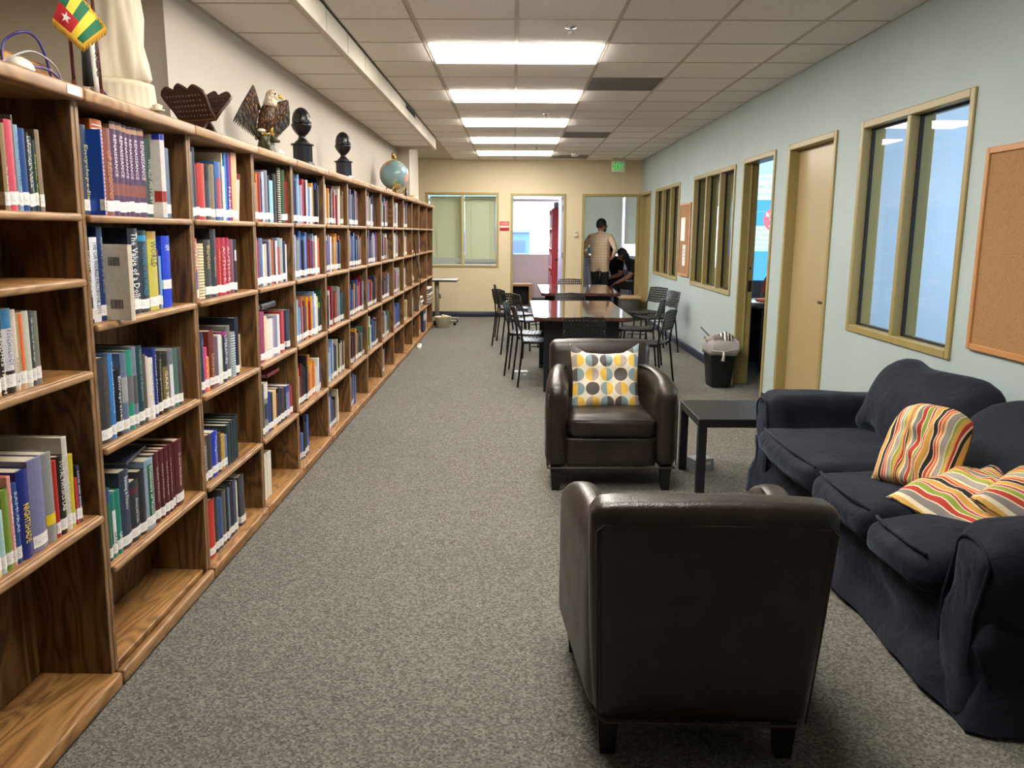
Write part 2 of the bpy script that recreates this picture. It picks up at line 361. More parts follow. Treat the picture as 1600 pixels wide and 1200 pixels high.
# ---------------------------------------------------------------- structure
def struct(mb, name, m, parent=None, **kw): return mb.build(name, m, parent, world=True, kind='structure', **kw)
fl = MB().box(-4.2, 5.6, -2.5, 13.4, -.1, 0).box(-3.2, 2.75, 13.4, 17.7, -.1, 0)
struct(fl, 'floor', M['carpet'])
struct(MB().box(-60, 60, 17.9, 90, -1.2, -1.0), 'ground', mat('9aa0a4', .9))
ce = MB().box(-4.2, 5.6, -2.5, 13.4, 2.757, 2.85).box(-3.2, 2.75, 13.4, 17.7, 2.757, 2.85)
ceiling = struct(ce, 'ceiling', mat('b8b0a2', .8))
def place(me, name, loc, parent):
    o = bpy.data.objects.new(name, me); COL.objects.link(o); o.parent = parent; o.location = Vector(loc)-root_loc(parent); return o
tile_me = MB().rbox(-.297, .297, -.297, .297, -.004, .010, .004, 1, smooth=False).mesh('ceiling_tile', M['tile'])
half_me = MB().rbox(-.19, .19, -.297, .297, -.004, .010, .004, 1, smooth=False).mesh('ceiling_tile', M['tile'])
left_me = MB().rbox(-.217, .217, -.297, .297, -.004, .010, .004, 1, smooth=False).mesh('ceiling_tile', M['tile'])
lights_k = [-6, -3, 0, 3, 6, 9, 12]
for k in range(-5, 15):
    yc = Y0+TL*(k+.5)
    if yc > 14.6: continue
    for c in range(-2, 4):
        if k in lights_k and c in (-1, 0): continue
        if (k, c) in {(2, 1), (8, 1), (13, 1)}: continue
        xc = X0+TL*(c+.5)
        if c == -2: place(left_me, 'ceiling_tile', ((X0-TL-1.067)/2, yc, CEIL), ceiling)
        elif c == 3: place(half_me, 'ceiling_tile', (2.045, yc, CEIL), ceiling)
        else: place(tile_me, 'ceiling_tile', (xc, yc, CEIL), ceiling)
for c in (-1, 1, 2, 3):
    MB().box(X0+TL*c-.012, X0+TL*c+.012, 2.0, 14.64, CEIL-.006, CEIL+.001).build('ceiling_grid_bar', M['tbar'], ceiling, world=True)
for k in range(-5, 15):
    if k not in lights_k: MB().box(X0-.012, X0+.012, Y0+TL*k, min(14.64, Y0+TL*(k+1)), CEIL-.006, CEIL+.001).build('ceiling_grid_bar', M['tbar'], ceiling, world=True)
    y = Y0+TL*k
    if y < 14.6: MB().box(-1.06, 2.235, y-.006, y+.006, CEIL-.0055, CEIL+.001).build('ceiling_grid_bar', M['tbar'], ceiling, world=True)
low = struct(MB().box(-4.2, -1.075, -2.4, 3.95, LOW+.012, LOW+.06).box(-1.6, -1.075, 3.9, 11.45, LOW+.012, LOW+.06), 'ceiling', mat('b8b0a2', .8))
lt = MB().rbox(-.252, .252, -.299, .299, -.006, .010, .004, 1, smooth=False).mesh('ceiling_tile', M['tile'])
for k in range(-4, 10):
    yc = Y0-.25+TL*(k+.5)
    if yc < 11.2: place(lt, 'ceiling_tile', (-1.345, yc, LOW), low)
for k in range(-3, 10): MB().box(-1.6, -1.09, Y0-.25+TL*k-.006, Y0-.25+TL*k+.006, LOW-.008, LOW+.001).build('ceiling_grid_bar', M['tbar'], low, world=True)
MB().box(-1.6, -1.578, 3.96, 11.4, LOW-.01, LOW+.002).build('wall_angle', M['tbar'], low, world=True)
sof = struct(MB().box(-1.10, -1.0705, -2.4, 11.45, LOW-.006, CEIL+.01), 'trim_1', mat('5c564a', .8))
for k in range(-6, 10):
    y = Y0-.25+TL*k
    if y < 11.4: MB().rbox(-1.0715, -1.066, y+.008, min(y+TL-.008, 11.45), LOW+.010, CEIL-.006, .001, 1, smooth=False).build('soffit_panel', M['soffit'], sof, world=True)
MB().rbox(-1.105, -1.060, -2.4, 11.47, LOW-.010, LOW+.006, .004, 2).build('soffit_rail', mat('c6bfae', .5), sof, world=True)
MB().box(-1.0662, -1.0655, 8.35, 9.1, CEIL-.05, CEIL-.012).build('return_slot', mat('0a0a0a', .9), sof, world=True)
struct(MB().box(-1.6, -1.07, 11.45, 11.47, LOW-.01, CEIL+.01), 'trim_2', M['soffit'])

# walls ------------------------------------------------------------------------------------------
struct(MB().box(-1.75, LW, 3.95, 11.46, 0, 2.76), 'wall_left', M['wall_white'])
struct(MB().box(-4.2, -1.602, 3.95, 4.07, 0, 2.76), 'wall_left', M['wall_beige'])
struct(MB().box(-4.3, -4.2, -2.5, 4.0, 0, 2.76), 'wall_left', M['wall_beige'])
struct(MB().box(-1.9, -1.43, 11.46, 12.5, 1.96, 2.757), 'wall_left', M['wall_white'])
struct(MB().box(-1.9, -1.78, 11.46, BW, 0, 2.757), 'wall_left', M['wall_yellow'])
struct(MB().box(-4.3, 5.7, -2.6, -2.5, 0, 2.76), 'wall_front', M['wall_beige'])
ops = [(4.13, 5.45, .865, 2.205), (5.85, 6.86, 0, 2.205), (7.19, 8.18, 0, 2.205), (8.46, 10.39, .862, 2.185), (11.26, 13.19, .857, 2.178), (13.62, 14.62, 0, 2.18)]
WT = .13
wr = MB(); y = -2.5; FR = .045
for a, b, z0, z1 in ops:
    wr.box(RW, RW+WT, y, a+FR*.5, 0, 2.757)
    if z0: wr.box(RW, RW+WT, a+FR*.5, b-FR*.5, 0, z0+FR*.5)
    wr.box(RW, RW+WT, a+FR*.5, b-FR*.5, z1-FR*.5, 2.757); y = b-FR*.5
wr.box(RW, RW+WT, y, 14.77, 0, 2.757)
struct(wr, 'wall_right', M['wall_blue'])
bops = [(-1.555, -.27, .885, 2.185), (-.06, .917, 0, 2.17), (1.198, 2.215, 0, 2.168)]
wb = MB(); x = -3.2
for a, b, z0, z1 in bops:
    wb.box(x, a+FR*.5, BW, BW+.12, 0, 2.757)
    if z0: wb.box(a+FR*.5, b-FR*.5, BW, BW+.12, 0, z0+FR*.5)
    wb.box(a+FR*.5, b-FR*.5, BW, BW+.12, z1-FR*.5, 2.757); x = b-FR*.5
wb.box(x, RW+.001, BW, BW+.12, 0, 2.757)
struct(wb, 'wall_back', M['wall_yellow'])
# side rooms
struct(MB().box(1.0, 1.12, BW+.12, 17.6, 0, 2.757), 'wall_partition', M['wall_lilac'])
struct(MB().box(-3.3, -3.2, BW, 17.7, 0, 2.757), 'wall_west', M['wall_lilac'])
struct(MB().box(2.75, 2.85, 13.4, 17.7, 0, 2.757), 'wall_east', M['wall_lilac'])
struct(MB().box(-3.2, 1.0, 17.6, 17.7, 0, 1.045).box(-3.2, 1.0, 17.6, 17.7, 2.62, 2.757).box(-3.2, 1.0, 17.62, 17.67, 2.14, 2.2), 'wall_outer', M['wall_lilac'])
struct(MB().box(1.12, 2.75, 17.6, 17.7, 0, 1.02).box(1.12, 2.75, 17.6, 17.7, 2.55, 2.757).box(1.12, 1.25, 17.6, 17.7, 1.02, 2.55).box(2.28, 2.34, 17.62, 17.67, 1.02, 2.55), 'wall_outer', M['wall_lilac'])
struct(MB().box(RW+WT, 5.6, 6.66, 6.78, 0, 2.757), 'wall_office', M['wall_office'])
struct(MB().box(RW+WT, 5.6, 2.3, 2.42, 0, 2.757), 'wall_office', M['wall_office'])
struct(MB().box(5.6, 5.7, 2.3, 3.0, 0, 2.757).box(5.6, 5.7, 3.0, 6.2, 0, .9).box(5.6, 5.7, 3.0, 6.2, 2.5, 2.757).box(5.6, 5.7, 6.2, 13.5, 0, 2.757).box(5.6, 5.7, -2.6, 2.3, 0, 2.757), 'wall_outer', M['wall_office'])
struct(MB().box(RW+WT, 5.6, 6.95, 7.05, 0, 2.757), 'wall_meeting', mat('6c7078', .7))
struct(MB().box(RW+WT, 2.85, 13.4, 13.5, 0, 2.757).box(2.85, 3.78, 13.4, 13.5, 0, .95).box(2.85, 3.78, 13.4, 13.5, 2.3, 2.757).box(3.78, 5.6, 13.4, 13.5, 0, 2.757), 'wall_meeting', mat('6c7078', .7))
# baseboards
bb = MB(); prev = 2.4
struct(MB().rbox(RW-.012, RW, -2.5, 5.85, 0, .10, .004, 1), 'baseboard_right', M['base'])
for a, b in ((6.86, 7.19), (8.18, 13.62)): struct(MB().rbox(RW-.012, RW, a, b, 0, .10, .004, 1), 'baseboard_right', M['base'])
for a, b in ((-1.78, -.06), (.917, 1.198)): struct(MB().rbox(a, b, BW-.012, BW, 0, .10, .004, 1), 'baseboard_back', M['base'])
struct(MB().rbox(.2, .98, 17.585, 17.6, 0, .12, .004, 1), 'baseboard_room', M['base'])

# frames, windows, doors ---------------------------------------------------------------------------
def frame_x(name, y0, y1, z0, z1, mull=(), glass_at=.05, panes=True, gasket=True):
    f = MB(); d0, d1 = RW-.014, RW+WT+.004
    f.rbox(d0, d1, y0, y0+FR, z0, z1, .005, 1, smooth=False); f.rbox(d0, d1, y1-FR, y1, z0, z1, .005, 1, smooth=False)
    f.rbox(d0, d1, y0+FR, y1-FR, z1-FR, z1, .005, 1, smooth=False)
    if z0 > 0: f.rbox(d0, d1, y0+FR, y1-FR, z0, z0+FR, .005, 1, smooth=False)
    o = struct(f, name, M['trim'])
    ys = [y0+FR]
    for m in mull:
        MB().rbox(d0+.002, d1, m-.022, m+.022, z0+FR*.9, z1-FR*.9, .005, 1, smooth=False).build('mullion', M['trim'], o, world=True); ys += [m-.022, m+.022]
    ys.append(y1-FR)
    if panes:
        for i in range(0, len(ys), 2):
            a, b = ys[i], ys[i+1]; gx = RW+glass_at
            MB().box(gx, gx+.006, a+.002, b-.002, z0+FR+.002, z1-FR-.002).build('glass_pane', M['glass'], o, world=True)
            if gasket:
                g = MB(); t = .012
                g.box(gx-.008, gx+.012, a, a+t, z0+FR, z1-FR).box(gx-.008, gx+.012, b-t, b, z0+FR, z1-FR).box(gx-.008, gx+.012, a, b, z0+FR, z0+FR+t).box(gx-.008, gx+.012, a, b, z1-FR-t, z1-FR)
                g.build('gasket', M['rubber'], o, world=True)
    return o
frame_x('window_1', *ops[0], mull=(4.80,))
frame_x('window_2', *ops[3], mull=(9.07, 9.72))
frame_x('window_3', *ops[4], mull=(11.88, 12.53))
d1 = frame_x('door_1', *ops[1], panes=False)
MB().box(RW+.075, RW+.10, 5.85+FR, 6.86-FR, 0, 2.205-FR).build('door_stop', M['trim'], d1, world=True)
leaf = MB().rbox(RW+.068, RW+.108, 5.85+FR+.003, 6.86-FR-.003, .008, 2.205-FR-.003, .002, 1, smooth=False).build('door_leaf', M['door'], d1, world=True)
h = MB().lathe([(.024, 0), (.024, .008), (.011, .012), (.011, .05)], 14, mtx=T(RW+.068, 5.965, 1.0) @ RY(-90)); h.rbox(RW+.012, RW+.026, 5.95, 6.06, .99, 1.012, .005, 2)
h.build('lever_handle', mat('3a2a22', .35, .8), leaf, world=True)
d2 = frame_x('door_2', *ops[2], panes=False)
j = MB(); j.rbox(RW+.055, RW+.075, 8.18-FR-.014, 8.18-FR, 0, 2.16, .003, 1, smooth=False); j.build('door_stop', M['trim'], d2, world=True)
MB().rbox(RW+.084, RW+.122, 8.18-FR-.003, 8.18-FR+.001, .93, 1.04, .002, 1).build('strike_plate', mat('2a241e', .4, .6), d2, world=True)
MB().lathe([(.011, 0), (.011, .003)], 12, mtx=T(RW+.10, 8.18-FR, 1.16) @ RX(90)).build('bolt_hole', mat('0c0a08', .6), d2, world=True)
d3 = frame_x('door_5', *ops[5], panes=False)
lf = MB().rbox(RW+.06, RW+.10, 13.62+FR+.003, 14.62-FR-.003, .008, 2.18-FR-.003, .002, 1, smooth=False).build('door_leaf', M['door'], d3, world=True)
MB().lathe([(.028, 0), (.012, .01), (.012, .035), (.028, .045), (.024, .062)], 14, mtx=T(RW+.06, 13.76, 1.0) @ RY(-90)).build('door_knob', mat('6a5a40', .3, .9), lf, world=True)
def frame_y(name, x0, x1, z0, z1, mull=(), panes=True):
    f = MB(); d0, d1_ = BW-.014, BW+.124
    f.rbox(x0, x0+FR, d0, d1_, z0, z1, .005, 1, smooth=False); f.rbox(x1-FR, x1, d0, d1_, z0, z1, .005, 1, smooth=False); f.rbox(x0+FR, x1-FR, d0, d1_, z1-FR, z1, .005, 1, smooth=False)
    if z0 > 0: f.rbox(x0+FR, x1-FR, d0, d1_, z0, z0+FR, .005, 1, smooth=False)
    o = struct(f, name, M['trim']); xs = [x0+FR]
    for m in mull: MB().rbox(m-.022, m+.022, d0+.002, d1_, z0+FR*.9, z1-FR*.9, .005, 1, smooth=False).build('mullion', M['trim_l'], o, world=True); xs += [m-.022, m+.022]
    xs.append(x1-FR)
    if panes:
        for i in range(0, len(xs), 2): MB().box(xs[i], xs[i+1], BW+.06, BW+.066, z0+FR, z1-FR).build('glass_pane', M['glass'], o, world=True)
    return o
frame_y('window_4', *bops[0], mull=(-.905,))
d4 = frame_y('door_3', *bops[1], panes=False)
M['lilac_door'] = mat('b4b0d2', .35)
lf4 = MB().rbox(.835, .875, BW+.10, BW+.98, .01, 2.12, .003, 1, smooth=False).build('door_leaf', M['lilac_door'], d4, world=True)
MB().lathe([(.03, 0), (.012, .01), (.012, .035), (.028, .045), (.024, .06)], 14, mtx=T(.835, BW+.91, 1.0) @ RY(-90)).build('door_knob', M['blackm'], lf4, world=True)
MB().lathe([(.024, 0), (.02, .012)], 14, mtx=T(.835, BW+.91, 1.17) @ RY(-90)).build('deadbolt', M['blackm'], lf4, world=True)
for z in (1.92, 1.1, .25): MB().rbox(.872-.012, .876, BW+.075, BW+.125, z-.05, z+.05, .002, 1).build('hinge', mat('5c4c38', .4, .6), d4, world=True)
d5 = frame_y('door_4', *bops[2], panes=False)
for z in (1.92, 1.1, .25): MB().rbox(1.198+FR-.002, 1.198+FR+.006, BW+.05, BW+.11, z-.05, z+.05, .002, 1).build('hinge', mat('3c3020', .4, .6), d5, world=True)

# venetian blinds
def blind(label, x0, x1, y, z0, z1, tilt, mcol, pitch=.0215, gaps=0, cord=True):
    b = empty('venetian_blind', ((x0+x1)/2, y, z0), label=label, cat='blind', group=None)
    MB().rbox(x0, x1, y-.02, y+.02, z1-.04, z1, .004, 1).build('head_rail', mcol, b, world=True)
    s = MB(); k = 0; z = z1-.055
    while z > z0+.02:
        t = 20 if (z-z0) < gaps else tilt
        s.box(x0+.005, x1-.005, -.0125, .0125, -.0006, .0006, mtx=T(0, y, z) @ RX(t)); z -= pitch
    s.build('slats', mcol, b, world=True, kind='stuff')
    MB().rbox(x0, x1, y-.012, y+.012, z0, z0+.016, .004, 1).build('bottom_rail', mcol, b, world=True)
    if cord:
        for q in (.2, .8): MB().tube([(x0+(x1-x0)*q, y-.014, z1-.04), (x0+(x1-x0)*q, y-.014, z0)], .002, 5).build('ladder_cord', mcol, b, world=True)
    return b
def slatmat(name, c, tr=.35):
    n = NT(name); n.p(c, .5); t = n.n('ShaderNodeBsdfTranslucent'); t.inputs[0].default_value = (*c, 1); mx = n.n('ShaderNodeMixShader'); mx.inputs[0].default_value = tr
    o = n.t.nodes['Material Output']; n.l(n.b.outputs[0], mx.inputs[1]); n.l(t.outputs[0], mx.inputs[2]); n.l(mx.outputs[0], o.inputs[0]); return n.m
M['slat'] = slatmat('cream_blind_slats', (.68, .65, .46), .22); M['slat_w'] = slatmat('white_blind_slats', (.66, .67, .57), .10)
blind('cream venetian blind behind left pane of the back wall window', -1.50, -.93, BW+.19, .94, 2.13, 78, M['slat'], gaps=.12)
blind('cream venetian blind behind right pane of the back wall window', -.88, -.32, BW+.19, .98, 2.13, 78, M['slat'], gaps=.05)
blind('wide white venetian blind drawn behind the standing man', 1.24, 2.29, 17.55, 1.06, 2.56, 74, M['slat_w'])
blind('narrow white venetian blind raised halfway, right of the man', 2.33, 2.74, 17.55, 1.25, 2.56, 74, M['slat_w'])
blind('tan venetian blind in dark meeting room beyond three-light window', 2.86, 3.77, 13.36, 1.92, 2.32, 55, M['slat'])
# ---------------------------------------------------------------- bookcases (they lean forward by about a degree)
J = [1.66, 2.49, 3.335, 4.14, 4.86, 5.68, 6.48, 7.28, 8.09, 8.90, 9.73, 10.55, 11.32, 12.35, 13.2]
LEAN = math.atan(.0171); PX = -1.295
def leaned(x, y, z):   # a point of the upright bookcase -> world
    c, s_ = math.cos(LEAN), math.sin(LEAN); dx = x-PX
    return Vector((PX+dx*c+z*s_, y, -dx*s_+z*c))
SH = {0: [1.55, 1.357, 1.075, .61, .06]}
SHD = [1.547, 1.212, .815, .415, .06]
CASE = ['nearest', 'second nearest', 'third', 'fourth', 'fifth', 'sixth', 'seventh', 'eighth', 'ninth', 'tenth', 'eleventh', 'twelfth', 'thirteenth', 'farthest']
LEVEL = ['top', 'second', 'third', 'fourth', 'bottom']
CDESC = ['oak bookcase nearest the camera, cut by the left edge', 'oak bookcase with six purple volumes on its top shelf', 'oak bookcase below the carved wooden book stand', 'oak bookcase below the eagle statue', 'oak bookcase below the nearer black finial, holding a wide dark red book',
 'oak bookcase just beyond the nearer black finial', 'oak bookcase below the farther black finial', 'oak bookcase just beyond the farther finial, seventh before the far end', 'oak bookcase just before the globe, sixth before the far end', 'oak bookcase right below the globe', 'oak bookcase just beyond the globe with a plaque on top',
 'oak bookcase with mostly bare upper shelves and a hanging black cord', 'oak bookcase with dark binders standing at its foot', 'last oak bookcase at the far end of the row']
for i in range(14):
    y0, y1 = J[i]+.002, J[i+1]-.002
    c = empty('bookcase', (PX, (y0+y1)/2, 0), label=CDESC[i], cat='bookcase', group='row of oak bookcases along the left wall')
    c.rotation_euler = (0, LEAN, 0)
    og = (PX, (y0+y1)/2, 0)
    def part(mb, name, m):
        mb.v = [(x-og[0], y-og[1], z-og[2]) for x, y, z in mb.v]; return mb.build(name, m, c)
    for a in (y0, y1-.02):
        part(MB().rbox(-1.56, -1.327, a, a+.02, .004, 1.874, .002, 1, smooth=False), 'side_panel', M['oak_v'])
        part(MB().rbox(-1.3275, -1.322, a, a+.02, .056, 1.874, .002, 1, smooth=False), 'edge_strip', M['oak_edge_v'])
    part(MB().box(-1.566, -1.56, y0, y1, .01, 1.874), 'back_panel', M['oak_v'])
    part(MB().rbox(-1.57, -1.288, y0+.001, y1-.001, 1.872, 1.912, .008, 3), 'top_board', M['oak_edge'])
    if i == 1:
        part(MB().rbox(-1.56, -1.338, y0+.02, y1-.02, .03, .062, .006, 2), 'bottom_shelf', M['oak_h'])
        part(MB().rbox(-1.326, -1.295, y0+.004, y1-.004, .006, .055, .008, 3), 'front_rail', M['oak_edge'])
    else:
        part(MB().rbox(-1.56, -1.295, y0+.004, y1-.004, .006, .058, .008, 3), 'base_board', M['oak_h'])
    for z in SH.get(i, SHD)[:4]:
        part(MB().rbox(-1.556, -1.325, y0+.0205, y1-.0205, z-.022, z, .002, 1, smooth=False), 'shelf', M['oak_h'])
        part(MB().rbox(-1.326, -1.308, y0+.0205, y1-.0205, z-.024, z, .008, 3), 'shelf_nosing', M['oak_edge'])
    if i == 0:
        part(MB().box(-1.2885, -1.2868, y1-.095, y1-.02, 1.880, 1.906), 'shelf_card', mat('e6e0da', .6))

